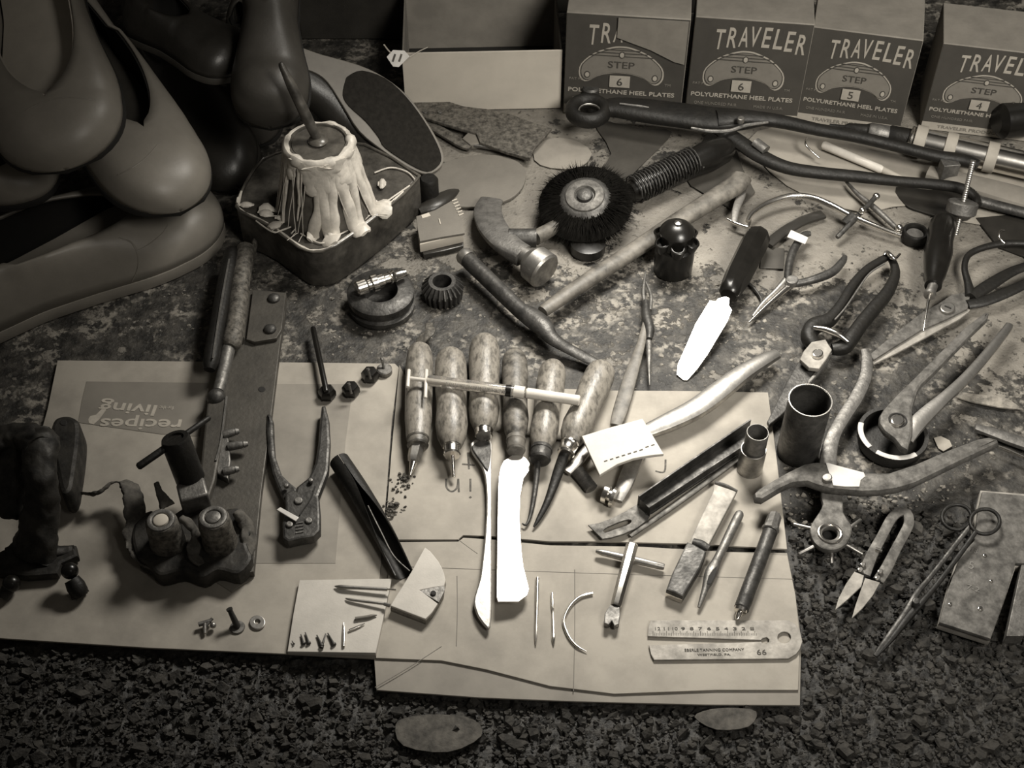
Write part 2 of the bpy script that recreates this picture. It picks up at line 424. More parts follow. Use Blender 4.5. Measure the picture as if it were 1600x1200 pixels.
MID = [[(520, 480), (720, 440), (1000, 470), (1200, 600), (1190, 612), (960, 608), (900, 560), (640, 540)],
       [(1210, 600), (1350, 560), (1560, 700), (1480, 780), (1230, 830)], [(250, 400), (560, 430), (640, 480), (640, 560), (440, 560), (440, 500), (250, 540)], [(1000, 400), (1220, 470), (1260, 600), (1080, 600), (940, 520)]]
link('paint_chips', shards(2600, pick_px(MID), .0005, .0026, 5, .25, -.0022), M['flake'], smooth=False, label='pale chips and shavings scattered across the middle of the bench', cat='debris', kind='stuff')

# ================================================================ papers
t = thing('recipe_envelope', 'pale paper bag printed with upside-down lettering under the pliers', 'paper bag', 340, 720, .0012)
plate('bag_sheet', [(90, 563), (350, 565), (617, 568), (623, 574), (612, 660), (602, 790), (592, 920), (586, 1029), (455, 1022), (230, 1012), (13, 998), (-60, 992), (-60, 790), (30, 730), (60, 690), (74, 640)], .0034, .002, M['kraft'], t, bev=.0003)
plate('printed_panel', [(135, 596), (325, 598), (318, 640), (312, 682), (250, 678), (150, 664), (122, 660), (128, 625)], .0038, .0006, M['print'], t, bev=.0001)
plate('printed_panel', [(432, 600), (552, 600), (540, 690), (524, 880), (400, 880), (410, 720)], .0037, .0004, M['kraft2'], t, bev=.0001)
def pxtext(body, x0, y0, x1, y1, hpx, z, mat, parent, name='lettering', **k):
    """baseline from (x0,y0) to (x1,y1) in pixels"""
    A = W(x0, y0, z); B = W(x1, y1, z); X = (B-A).normalized(); Y = Vector((0, 0, 1)).cross(X)
    mid = W((x0+x1)/2, (y0+y1)/2, z); el = math.atan2(CAM.z-z, abs(mid.y-CAM.y))
    h = hpx*S(x0, y0, z)/math.sin(el)
    return link(name, textmesh(body, A, X, Y, h, (B-A).length, **k), mat, parent, smooth=False)
pxtext('recipes', 286, 650, 160, 648, 22, .0040, M['printlight'], t, bold=.015)
pxtext('for the', 272, 635, 250, 634, 6, .0040, M['printlight'], t)
pxtext('living', 248, 628, 160, 622, 22, .0040, M['printlight'], t, bold=.015)
plate('small_emblem', [(138, 655), (141, 650), (150, 648), (162, 636), (166, 640), (155, 655), (146, 663), (139, 661)], .0040, .0003, M['printlight'], t, bev=0)
t = thing('kraft_paper_sheet', 'pale kraft sheet with inked letters under the row of awl handles', 'paper', 900, 730)
plate('sheet', [(624, 570), (640, 600), (960, 610), (1080, 611), (1200, 613), (1214, 720), (1230, 858), (1090, 850), (940, 846), (860, 846), (770, 838), (724, 836), (716, 843), (612, 843), (600, 850), (612, 700)], .0026, .0022, M['kraft'], t, bev=.0003)
def ink(pts, r, parent, z=.0027):
    sweep('ink_stroke', [(x, y, z, r, .35) for x, y in pts], M['ink'], parent, n=6, sub=4, smooth=False)
ink([(697, 748), (698, 762), (706, 768), (714, 762), (716, 748)], 1.6, t); ink([(716, 748), (717, 769)], 1.6, t)
ink([(735, 748), (735, 768)], 1.6, t); ink([(734, 776), (736, 778)], 2, t)
ink([(731, 707), (733, 733)], 1.6, t); ink([(722, 725), (742, 727)], 1.6, t)
ink([(1024, 736), (1038, 737), (1040, 718)], 1.5, t)
t = thing('folded_paper_bag', 'folded kraft paper bag hanging over the front crumbs', 'paper bag', 920, 960)
plate('bag_back', [(598, 850), (1230, 864), (1243, 930), (1252, 1000), (1250, 1102), (1100, 1101), (900, 1096), (750, 1090), (588, 1078), (584, 1020)], .0022, .002, M['kraft2'], t, bev=.0003)
plate('bag_front', [(614, 847), (716, 846), (724, 840), (770, 843), (860, 852), (1000, 854), (1230, 868), (1243, 930), (1250, 1000), (1247, 1078), (1120, 1078), (960, 1084), (860, 1072), (760, 1046), (690, 1032), (587, 1028)], .0040, .0016, M['kraft'], t, bev=.0003)
for a, b in (((716, 843), (746, 865)), ((620, 885), (1240, 905)), ((898, 890), (896, 1080)), ((586, 1074), (690, 1010)), ((714, 900), (713, 1010))):
    sweep('crease', [(a[0], a[1], .0040, .7, .5), ((a[0]+b[0])/2+1, (a[1]+b[1])/2+1, .0040, .6, .5), (b[0], b[1], .0040, .7, .5)], M['kraft3'], t, n=6, sub=3)  # each crease is a thin strip of darker paper
# a few pale leaves of paper at the very front and cloths at the back
plate('torn_paper_scrap', [(618, 1132), (640, 1120), (690, 1116), (740, 1124), (752, 1150), (700, 1175), (630, 1165)], .001, .001, M['curl'], bev=.0002, sm=3, label='torn brown paper scrap at the bottom edge below the folded bag', cat='paper scrap')
plate('torn_paper_scrap', [(1085, 1120), (1110, 1108), (1150, 1106), (1182, 1112), (1170, 1135), (1120, 1140)], .001, .001, M['curl'], bev=.0002, sm=3, label='small torn paper scrap beneath the right corner of the folded bag', cat='paper scrap')
t = thing('stained_cloth', 'stained pale cloth spread under the saw-shaped chrome bow at back right', 'cloth', 1400, 270)
plate('sheet', [(1170, 218), (1250, 196), (1420, 228), (1660, 262), (1660, 430), (1560, 360), (1500, 345), (1420, 320), (1340, 330), (1230, 290)], .0012, .001, M['cloth'], t, bev=.0002, sm=3)
plate('leather_offcut', [(930, 190), (1000, 200), (1050, 206), (1010, 250), (960, 300), (935, 320), (925, 280), (955, 240)], .001, .001, M['greyleather'], bev=.0002, sm=3, label='dark leather offcut lying behind the black bristle wheel', cat='leather scrap')
plate('paper_scrap', [(838, 226), (870, 215), (905, 222), (925, 240), (905, 262), (860, 262), (835, 250)], .0012, .001, M['kraft2'], bev=.0002, sm=2, label='pale paper scrap between the rusty scraper and bristle wheel', cat='paper scrap')
plate('leather_offcut', [(1106, 205), (1145, 215), (1160, 262), (1180, 300), (1150, 330), (1080, 290), (1060, 260), (1090, 240)], .0018, .0014, M['greyleather'], holes=[circ(1105, 257, 13, 9)], bev=.0002, label='grey leather offcut with a round hole beside the pincer joint', cat='leather scrap')
# ================================================================ printed cartons at the back
def carton(bl, br, h, digit, label, depth=.085, pale_corner=False, travel=True):
    A = W(*bl); B = W(*br); X = (B-A); wd = X.length; X.normalize(); Z = Vector((0, 0, 1)); Nf = X.cross(Z)   # towards camera
    t = bpy.data.objects.new('printed_carton', None); C.objects.link(t); t.location = A; ORIG[t.name] = A.copy()
    tag(t, label, 'box', 'heel plate cartons standing in a row at the back')
    P = lambda u, v, d=0: A+X*(u*wd)+Z*(v*h)+Nf*d
    def face(name, uv, d, th, mat, sm=0, holes=()):
        if sm: uv = crc(uv, sm)
        return link(name, slabmesh([[P(u, v, d) for u, v in uv]]+[[P(u, v, d) for u, v in hh] for hh in holes], P(0, 0, d), Nf, th, 0), mat, t, smooth=False)
    bm = bmesh.new()
    q = [P(0, 0), P(1, 0), P(1, 1), P(0, 1)]; r = [p-Nf*depth for p in q]
    v = [bm.verts.new(p) for p in q+r]
    for f in ((0, 1, 2, 3), (7, 6, 5, 4), (0, 4, 5, 1), (1, 5, 6, 2), (2, 6, 7, 3), (3, 7, 4, 0)): bm.faces.new([v[i] for i in f])
    link('carton_body', bm2me(bm), M['carton'], t, bev=.001)
    face('front_print', [(.005, .10), (.995, .10), (.995, .99), (.005, .99)], .0004, .0004, M['boxprint'])
    def tx(s, u0, u1, v, hh, mat, bold=0, sh=0, name='lettering'):
        link(name, textmesh(s, P(u0, v, .0007), X, Z, hh*h, (u1-u0)*wd, .0003, sh, bold), mat, t, smooth=False)
    if travel:
        n = 8; s = 'TRAVELER'
        for i, c in enumerate(s):
            if pale_corner and i > 2: break
            u = .19+.098*i; a = (i-3.5)/3.5
            tx(c, u, u+.08, .765-.045*a*a-.01, .19, M['boxpale'], .01, .12, 'brand_letter')
    kid = [(.12, .43), (.135, .54), (.24, .66), (.38, .73), (.47, .745), (.56, .73), (.70, .66), (.81, .54), (.825, .43), (.79, .365), (.74, .36), (.66, .42), (.56, .455), (.47, .465), (.38, .455), (.28, .42), (.20, .36), (.15, .365)]
    kid = [(u, v_*.93+.015) for u, v_ in kid]; cx, cy = .47, .53
    face('heel_plate_emblem', kid, .0008, .0004, M['boxpale'], 3)
    face('emblem_fill', [(cx+(u-cx)*.965, cy+(v_-cy)*.93) for u, v_ in kid], .0011, .0004, M['boxprint'], 3)
    face('emblem_fill', [(cx+(u-cx)*.94, cy+(v_-cy)*.88) for u, v_ in kid], .0014, .0004, M['boxmid'], 3)
    for k, (a, v_) in enumerate(((.15, .67), (.21, .64), (.26, .61))):
        face('emblem_line', [(cx-a, v_), (cx+a, v_), (cx+a, v_+.009), (cx-a, v_+.009)], .0017, .0003, M['boxprint'])
    for u, v_ in ((.19, .42), (.755, .42), (.47, .63)):
        face('emblem_rivet', [(u+.026*math.cos(k*.52), v_+.034*math.sin(k*.52)) for k in range(12)], .0019, .0003, M['boxprint'])
        face('emblem_rivet', [(u+.018*math.cos(k*.52), v_+.024*math.sin(k*.52)) for k in range(12)], .0021, .0003, M['boxpale'])
    link('lettering', textmesh('STEP', P(.36, .50, .0018), X, Z, .065*h, .22*wd, .0003), M['boxprint'], t, smooth=False)
    face('number_patch', [(.38, .31), (.55, .31), (.55, .425), (.38, .425)], .0022, .0003, M['boxpale'])
    link('lettering', textmesh(digit, P(.465, .33, .0025), X, Z, .075*h, None, .0003, center=True), M['boxprint'], t, smooth=False)
    tx('PAT PEND', .04, .21, .355, .022, M['boxmid']); tx('TM', .84, .89, .34, .025, M['boxmid'])
    tx('POLYURETHANE HEEL PLATES', .035, .93, .235, .042, M['boxpale'], .02)
    tx('ONE HUNDRED PAIR', .07, .45, .155, .028, M['boxmid']); tx('MADE IN U.S.A.', .60, .86, .155, .026, M['boxmid'])
    face('bottom_band', [(.005, .01), (.995, .01), (.995, .10), (.005, .10)], .0005, .0004, M['boxpale'])
    tx('TRAVELER PRODUCTS', .15, .75, .04, .035, M['boxmid'], .01)
    if pale_corner:
        face('torn_flap', [(.42, .99), (.985, .99), (.985, .58), (.9, .6), (.7, .7), (.42, .80)], .003, .0006, M['boxmid'])
    return t
carton((880, 176), (1062, 188), .132, '6', 'printed heel plate carton marked 6 with a torn pale flap, leftmost of the row', pale_corner=True)
carton((1069, 183), (1243, 196), .132, '6', 'printed heel plate carton marked 6 behind the pincer joint, second from left')
carton((1243, 189), (1404, 211), .124, '5', 'printed heel plate carton marked 5 standing behind the chrome torch tip', depth=.08)
carton((1437, 201), (1606, 222), .113, '4', 'printed heel plate carton marked 4 behind the chrome torch, rightmost', depth=.08)
# cream tray
t = thing('card_tray', 'plain pale card tray standing behind the rusty scraper', 'box', 755, 170)
A = W(634, 174); B = W(876, 169); X = (B-A).normalized(); Z = Vector((0, 0, 1)); Nf = X.cross(Z); wd = (B-A).length; hh = .078
def quadbox(name, o, ex, ey, ez, mat, parent, bev=.0005):
    bm = bmesh.new(); v = [bm.verts.new(o+ex*a+ey*b+ez*c) for c in (0, 1) for b in (0, 1) for a in (0, 1)]
    for f in ((0, 2, 3, 1), (4, 5, 7, 6), (0, 1, 5, 4), (2, 6, 7, 3), (0, 4, 6, 2), (1, 3, 7, 5)): bm.faces.new([v[i] for i in f])
    return link(name, bm2me(bm), mat, parent, bev=bev)
quadbox('front_panel', A, X*wd, -Nf*.002, Z*hh, M['card'], t)
quadbox('side_panel', A-Nf*.0025, X*.002, -Nf*.12, Z*hh*.95, M['carton'], t)
quadbox('side_panel', A+X*(wd-.002)-Nf*.0025, X*.002, -Nf*.12, Z*hh*.95, M['carton'], t)
quadbox('back_panel', A-Nf*.123, X*wd, -Nf*.002, Z*hh*1.0, M['carton'], t)
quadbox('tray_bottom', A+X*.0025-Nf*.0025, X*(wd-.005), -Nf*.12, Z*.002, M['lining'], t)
# dark box behind, left of tray
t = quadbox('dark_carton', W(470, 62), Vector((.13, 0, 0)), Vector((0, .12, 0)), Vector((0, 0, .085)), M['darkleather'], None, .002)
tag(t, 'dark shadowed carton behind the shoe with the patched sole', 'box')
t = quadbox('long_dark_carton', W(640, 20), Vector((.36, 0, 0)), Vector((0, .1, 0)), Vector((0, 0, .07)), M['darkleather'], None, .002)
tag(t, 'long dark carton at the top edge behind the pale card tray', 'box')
t = thing('price_tag', 'small white price tag on a string hanging by the pale card tray', 'tag', 620, 92)
N_ = (CAM-W(620, 90, .09)).normalized(); O_ = W(620, 90, .09)
plate('tag_card', [(604, 89), (614, 78), (632, 79), (640, 88), (623, 105), (614, 104)], 0, .0008, M['white'], t, N=N_, O=O_, bev=.0002)
for x, s_ in ((616, '2'), (626, '4')):
    plate('ink_mark', [(x, 84), (x+3, 85), (x-1, 97), (x-4, 96)], 0, .0003, M['ink'], t, N=N_, O=O_+N_*.0004, bev=0)
sweep('string', [(600, 70, .11, 1.2), (606, 78, .1, 1.2), (612, 84, .092, 1.2)], M['card'], t, n=6)
sweep('string', [(640, 89, .09, .8), (655, 80, .085, .8), (668, 74, .08, .8)], M['card'], t, n=6)

# ================================================================ shoes
def shoe(root, heel, toe, width, height, u0, u1, mat, lining, roll=0, collar=1.0, toepow=2.2, solemat=None, solet=.006, toeh=.55, insole=None, up=Vector((0, 0, 1)), wprof=None, throat=.75):
    """heel/toe: 3D points on the ground line; opening between u0 and u1 along the length"""
    ax = toe-heel; L = ax.length; X = ax.normalized(); Y = up.cross(X).normalized(); Zv = X.cross(Y)
    R = Matrix.Rotation(roll, 3, X); Y = R @ Y; Zv = R @ Zv
    wp = wprof or [(0, .0), (.015, .30), (.05, .52), (.12, .68), (.25, .70), (.4, .68), (.55, .80), (.7, .97), (.78, 1), (.88, .92), (.95, .68), (.985, .38), (1, .0)]
    hp = [(0, .88), (.1, .95), (.25, .88), (.4, .80), (.55, .78), (.7, .66), (.8, toeh), (.9, toeh*.85), (.97, toeh*.6), (1, toeh*.3)]
    ip = lambda tb, u: np.interp(u, [a for a, b in tb], [b for a, b in tb])
    def _sm(tb, u): return sum(ip(tb, min(1, max(0, u+d))) for d in (-.02, 0, .02))/3 if .03 < u < .97 else ip(tb, u)
    def sm(tb, u):
        v_ = _sm(tb, min(u, .80)) if u > .80 else _sm(tb, u)
        if u > .80: v_ = v_*max(0.0, 1-((u-.80)/.20)**(2.3 if tb is wp else 2.6))**(1/(2.0 if tb is wp else 2.4))
        return v_
    nu, nv = 64, 9
    bm = bmesh.new(); G = []
    for i in range(nu+1):
        u = .5-.5*math.cos(math.pi*i/nu); a = max(sm(wp, u), .004)*width/2; h = max(sm(hp, u), .01)*height
        op = 0
        if u0 < u < u1: 
            q = (u-u0)/(u1-u0); op = (math.sin(math.pi*min(1, q/.9*.5 if q < .45 else .5+(q-.45)/.55*.5)))**.6*throat
        row = []
        for sgn in (-1, 1):
            for j in range(nv+1):
                ph = j/nv*(math.pi/2)
                y = math.cos(ph)**(2/2.6); z = math.sin(ph)**(2/2.3)
                y = max(y, 0)
                if op: y = op+(1-op)*y; z = z*(.86+.14*z) if False else z
                row.append(bm.verts.new(heel+X*(u*L)+Y*(sgn*a*y)+Zv*(solet+h*z*(1 if not op else collar))))
        G.append((row[:nv+1], row[nv+1:], op))
    for (a0, b0, o0), (a1, b1, o1) in zip(G, G[1:]):
        for j in range(nv):
            bm.faces.new((a0[j], a0[j+1], a1[j+1], a1[j])); bm.faces.new((b0[j], b1[j], b1[j+1], b0[j+1]))
    bmesh.ops.remove_doubles(bm, verts=bm.verts, dist=1e-5)
    me_ = bm2me(bm)
    up_ = link('upper', me_, mat, root)
    s = up_.modifiers.new('thickness', 'SOLIDIFY'); s.thickness = .0028; s.offset = -1
    # topline binding
    pts = []
    ops = [i for i, g in enumerate(G) if g[2] > 0]
    def slab_(name, z0, z1, k, m_, u_a=0, u_b=1):
        q = []
        for i in range(41):
            u = u_a+(u_b-u_a)*i/40; q.append((u, sm(wp, u)*width/2*k))
        lp = [heel+X*(u*L)+Y*a+Zv*z1 for u, a in q]+[heel+X*(u*L)-Y*a+Zv*z1 for u, a in q[::-1][1:-1]]
        return link(name, slabmesh([lp], lp[0], Zv, z1-z0, .0006), m_, root)
    slab_('sole', -.0, solet+.001, 1.02, solemat or M['lining'])
    slab_('insole', solet+.002, solet+.006, .86, insole or lining, .03, .93)
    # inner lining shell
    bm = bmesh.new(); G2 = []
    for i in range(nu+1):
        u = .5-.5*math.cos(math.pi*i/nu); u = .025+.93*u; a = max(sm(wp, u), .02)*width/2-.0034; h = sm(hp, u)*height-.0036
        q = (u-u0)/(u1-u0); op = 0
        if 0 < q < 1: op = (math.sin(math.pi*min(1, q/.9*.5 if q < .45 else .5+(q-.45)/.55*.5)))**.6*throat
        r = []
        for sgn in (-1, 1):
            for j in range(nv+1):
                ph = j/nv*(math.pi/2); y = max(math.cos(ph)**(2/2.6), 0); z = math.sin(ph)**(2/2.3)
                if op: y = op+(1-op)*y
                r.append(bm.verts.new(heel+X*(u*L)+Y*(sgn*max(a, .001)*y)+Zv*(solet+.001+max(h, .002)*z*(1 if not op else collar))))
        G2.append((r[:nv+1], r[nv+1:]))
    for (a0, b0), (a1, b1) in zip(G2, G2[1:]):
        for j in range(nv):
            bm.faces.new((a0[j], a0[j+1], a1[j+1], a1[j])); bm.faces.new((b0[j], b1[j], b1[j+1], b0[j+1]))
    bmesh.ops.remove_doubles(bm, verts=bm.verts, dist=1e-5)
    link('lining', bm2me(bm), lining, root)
    return X, Y, Zv, L

def shoe_thing(label, heel, toe, *a, **k):
    t = bpy.data.objects.new('shoe', None); C.objects.link(t); p = (heel+toe)/2; t.location = p; ORIG[t.name] = p.copy()
    tag(t, label, 'shoe', 'shoes piled at the back left'); r = shoe(t, heel, toe, *a, **k); return t, r
# pale clog in front, side on
hl = W(-175, 560, 0); to = W(342, 332, 0)
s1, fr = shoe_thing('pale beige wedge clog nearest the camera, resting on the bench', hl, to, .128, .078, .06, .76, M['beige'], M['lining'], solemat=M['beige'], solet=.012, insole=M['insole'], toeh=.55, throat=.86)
X, Y, Z_, L_ = fr
def ridge(root, pts, r, mat, name='seam'):
    v = [(Vector(p), r, r) for p in cr([tuple(p) for p in pts], 5)]
    return link(name, sweep3(v, 8), mat, root)
# beige pair piled on it
h2 = W(45, -20, .15); t2 = W(282, 338, .085)
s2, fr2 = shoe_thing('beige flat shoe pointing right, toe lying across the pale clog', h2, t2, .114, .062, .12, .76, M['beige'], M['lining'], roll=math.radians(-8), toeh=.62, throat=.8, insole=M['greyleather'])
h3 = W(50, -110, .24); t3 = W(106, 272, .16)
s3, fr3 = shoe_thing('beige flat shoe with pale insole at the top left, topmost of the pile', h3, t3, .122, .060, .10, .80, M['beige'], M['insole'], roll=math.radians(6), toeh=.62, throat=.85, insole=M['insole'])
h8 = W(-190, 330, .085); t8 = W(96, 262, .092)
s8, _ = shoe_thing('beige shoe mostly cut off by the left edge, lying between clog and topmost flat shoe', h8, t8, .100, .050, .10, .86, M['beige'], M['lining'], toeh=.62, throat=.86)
from mathutils.bvhtree import BVHTree
def on_mesh(root, name, pxs, r, mat):
    """a raised seam lying on the shoe's own surface"""
    ob = [c for c in root.children if c.name.startswith('upper')][0]; me_ = ob.data; off = ORIG[root.name]
    bv = BVHTree.FromPolygons([tuple(v.co+off) for v in me_.vertices], [tuple(p.vertices) for p in me_.polygons])
    v = []
    for x, y in cr(pxs, 5):
        d = (W(x, y, 0)-CAM).normalized(); h = bv.ray_cast(CAM, d)
        if h[0] is not None: v.append((h[0], r, r*.6))
    if len(v) > 3: link(name, sweep3(v, 8), mat, root)
on_mesh(s1, 'seam', [(186, 372), (204, 378), (214, 394), (215, 418), (206, 440)], .0009, M['beige'])
on_mesh(s1, 'seam', [(214, 392), (232, 382), (252, 366), (262, 352)], .0007, M['beige'])
on_mesh(s2, 'seam', [(184, 272), (206, 262), (228, 246), (246, 226)], .0007, M['beige'])
on_mesh(s3, 'seam', [(40, 172), (70, 158), (105, 152), (150, 156)], .0007, M['beige'])
# dark shoes behind
h4 = W(225, 10, .02); t4 = W(374, 300, .002)
s4, _ = shoe_thing('dark suede shoe behind the beige toe, sole edge curving down to the glue pot', h4, t4, .088, .055, .2, .5, M['darkleather'], M['lining'], roll=math.radians(14), toeh=.7, solemat=M['darkleather'])
h5 = W(200, 40, .15); t5 = W(385, 118, .13)
s5, _ = shoe_thing('dark flat shoe lying sideways along the top edge of the pile', h5, t5, .085, .045, .1, .5, M['darkleather'], M['lining'], roll=math.radians(-10), toeh=.7, solemat=M['greyleather'])
h6 = W(428, -60, .20); t6 = W(424, 205, .115)
s6, _ = shoe_thing('smooth grey shoe hanging toe down just behind the glue brush stick', h6, t6, .078, .06, .1, .4, M['greyleather'], M['lining'], toeh=.8)
h7 = W(380, 40, .02); t7 = W(408, 232, .002)
s7, _ = shoe_thing('dull dark shoe toe low between suede shoe and glue pot', h7, t7, .058, .05, .1, .35, M['greyleather'], M['lining'], toeh=.9)
# shoe on its side showing a patched sole
t = thing('resoled_shoe', 'dark shoe on its side showing a leather sole with dark half-sole patch', 'shoe', 580, 200, 0, 'shoes piled at the back left')
O_ = W(600, 190, .055); N_ = Vector((.42, -.50, .75)).normalized()
sole = [(452, 70), (500, 84), (560, 101), (600, 120), (636, 148), (664, 185), (686, 222), (694, 246), (688, 262), (668, 272), (640, 262), (600, 236), (562, 205), (536, 165), (512, 128), (490, 112), (462, 104), (440, 100)]
plate('leather_sole', sole, 0, .005, M['soleleather'], t, N=N_, O=O_, sm=3, bev=.001)
patch = [(545, 118), (566, 110), (602, 122), (634, 150), (662, 187), (683, 224), (690, 246), (685, 259), (668, 268), (641, 257), (602, 231), (592, 215), (572, 190), (545, 165), (536, 148), (540, 126)]
plate('half_sole_patch', patch, 0, .0018, M['rubbersole'], t, N=N_, O=O_+N_*.0016, bev=.0005, sm=3)
pts = []
for (x, y, a) in ((440, 90, 22), (475, 118, 30), (510, 140, 34), (548, 180, 32), (590, 215, 30), (630, 245, 24), (660, 262, 12)):
    p = onplane(x+18, y-6, O_, N_)-N_*(a*.0007+.004); pts.append((p, a*.00085, a*.0007))
pp = cr([(*p, a, b) for p, a, b in pts], 5)
link('upper', sweep3([(Vector(q[:3]), q[3], q[4]) for q in pp], 18, 2.4, up=N_), M['darkleather'], t)

# ================================================================ glue pot
t = thing('glue_pot', 'square tin glue pot with cream dried glue dripping down its inner jar', 'glue pot', 505, 340)
ZT = .048
top = [(372, 312), (398, 262), (430, 240), (500, 224), (570, 226), (645, 268), (650, 282), (600, 328), (525, 384), (490, 393), (468, 386), (420, 352), (376, 330)]
plate('tin_base', top, ZT, ZT, M['pot'], t, sm=4, bev=.003)
lip = crc(top, 4)
cc = W(505, 300, ZT)
rim = [(W(x, y, ZT+.001)) for x, y in lip]
random.seed(3)
link('glue_crusted_rim', sweep3([(p, .0014*random.uniform(.5, 1.6), .0014*random.uniform(.5, 1.5)) for p in rim[::2]], 8, closed=True), M['gluedirty'], t)
front = [p for p in rim if p.y < cc.y-.002]
link('glue_crusted_rim', sweep3([(p+Vector((0, .0015, .0008)), .0011*random.uniform(.2, 1.6), .001*random.uniform(.4, 1.4)) for p in sorted(front, key=lambda p: p.x)], 8), M['glue'], t)
tc_ = W(497, 221, .128); jb = Vector((tc_.x, tc_.y, ZT))
s_ = S(497, 221, .128)
R1, R2 = 47*s_, 78*s_
jar = link('inner_jar', lathe3(jb, tc_, [(0, R2), (.1, R2*.98), (.5, (R1+R2)/2*.97), (.93, R1*1.0), (1, R1), (1, R1*.93), (.97, R1*.9), (.965, 0)], 40), M['gluedirty'], t)
link('glue_skin', lathe3(tc_-Vector((0, 0, .0025)), tc_-Vector((0, 0, .001)), [(0, R1*.9), (.7, R1*.88), (1, R1*.4), (1, 0)], 40), M['gluedirty'], jar)
rg = []
for k in range(48):
    a = k*2*math.pi/48; w_ = .0045+.0035*noise.noise(Vector((k*.37, 0, 0))); w_ *= 1.0 if math.sin(a) < .3 else .8
    rg.append((tc_+Vector((math.cos(a)*(R1+.002), math.sin(a)*(R1+.002), -.004)), w_, w_*1.2))
link('glue_ring', sweep3(rg, 10, closed=True), M['glue'], jar)
def conept(a, t_, off=0):   # t_ 1 top .. 0 bottom
    r = R2+(R1-R2)*t_+off
    return Vector((jb.x+math.cos(a)*r, jb.y+math.sin(a)*r, jb.z+(tc_.z-jb.z)*t_))
def drip(a0, length, wd_, blob=1.3, spread=.0, mat='glue', lift=.0015):
    pts = []; n = 16
    for i in range(n+1):
        q = i/n; t_ = .97-q*length; a = a0+spread*q+.05*noise.noise(Vector((a0*7, q*3, 2)))
        if t_ < 0: p = conept(a, 0.0, .002+(-t_)*.055); p.z = jb.z+.003
        else: p = conept(a, t_, lift)
        wv = wd_*(1.9-2.6*q if q < .35 else 1.0)*(1+.5*noise.noise(Vector((a0*9, q*5, 0))))
        if q > .82: wv = wd_*blob*math.sqrt(max(.02, 1-((q-.9)/.11)**2))
        pts.append((p, max(wv, .0003), max(min(wv*.5, .003), .0003)))
    rad = Vector((math.cos(a0), math.sin(a0), .6)).normalized()
    link('glue_drip', sweep3(pts, 10, up=rad), M[mat], jar)
for a, l, wd_, b, sp in ((.02, 1.25, .0042, 1.9, -.05), (-.36, 1.3, .0058, 1.6, .16), (-.50, 1.2, .005, 1.2, -.25), (-.95, 1.2, .0068, 1.4, .12), (-1.12, 1.05, .006, 1.2, -.25), (-1.50, 1.22, .0070, 1.7, .12),
                         (-1.42, 1.1, .005, 1.5, -.35), (-1.72, .42, .009, .8, 0), (-1.3, .40, .010, .7, 0), (-.75, .38, .010, .7, 0), (-.2, .35, .009, .7, 0), (-2.62, 1.25, .0030, 3.0, .1), (-2.88, 1.28, .0026, 3.0, -.1),
                         (-3.1, .4, .005, .9, 0), (.3, .4, .006, .9, 0), (-2.15, .6, .0018, 1.2, .1), (-2.0, .8, .0012, 1, -.1), (-2.4, .3, .006, .8, 0), (.9, .4, .006, 1, 0), (2.2, .4, .006, 1, 0)):
    drip(a, l, wd_, b, sp)
for k, (a, l) in enumerate(((-2.95, 1.2), (-2.7, 1.25), (-2.45, 1.2), (-2.3, 1.1), (-2.0, 1.2), (-1.8, 1.25), (-.65, 1.2), (-.15, 1.25), (-2.2, 1.25), (-1.2, 1.2))):
    drip(a, l, .0005, 1, .35*math.sin(k*2.3), 'glue', .0035)
for (x, y, s1_, s2_, al) in ((385, 320, 15, 6, 0), (415, 330, 14, 9, .3), (440, 340, 13, 6, 0), (490, 335, 22, 14, 0), (560, 350 - 20, 12, 9, .2), (575, 320, 18, 7, -.3), (597, 287, 8, 12, 0), (510, 348, 22, 8, 0)):
    A_ = W(x-s1_*.8, y, ZT+.003); B_ = W(x+s1_*.8, y+al*20, ZT+.003)
    k_ = S(x, y, ZT)
    link('glue_blob', sweep3([(A_.lerp(B_, q), max(.001, s2_*k_*math.sin(math.pi*min(max(q, .08), .95))**.6*(1+.3*noise.noise(Vector((x, q*5, 0))))), .003*math.sin(math.pi*min(max(q, .1), .9))) for q in [i/10 for i in range(11)]], 12), M['glue'], t)
for pl in ([(585, 270), (610, 262), (635, 268), (648, 280)], [(520, 372), (560, 350), (600, 318), (640, 290)], [(440, 290), (450, 320), (468, 345), (455, 365)], [(400, 345), (425, 362), (440, 360), (465, 350)], [(470, 365), (500, 380), (520, 372)]):
    sweep('glue_string', [(x, y, ZT+.002, 1.3) for x, y in pl], M['glue'], t, n=6, sub=6)
t = thing('glue_brush', 'dark stained brush stick standing in the glue jar', 'brush', 497, 222, .126)
A_ = tc_+Vector((0, 0, .001)); B_ = W(438, 98, .205)
k_ = S(470, 160, .16)
link('stick', lathe3(A_, B_, [(0, 7*k_), (.3, 9*k_), (.7, 8*k_), (.97, 5*k_), (1, 3*k_)], 12), M['pot'], t)
link('brush_lump', lathe3(A_-Vector((0, 0, .0)), A_+Vector((0, 0, .004)), [(0, 16*k_), (.5, 14*k_), (1, 6*k_)], 16), M['gluedirty'], t)
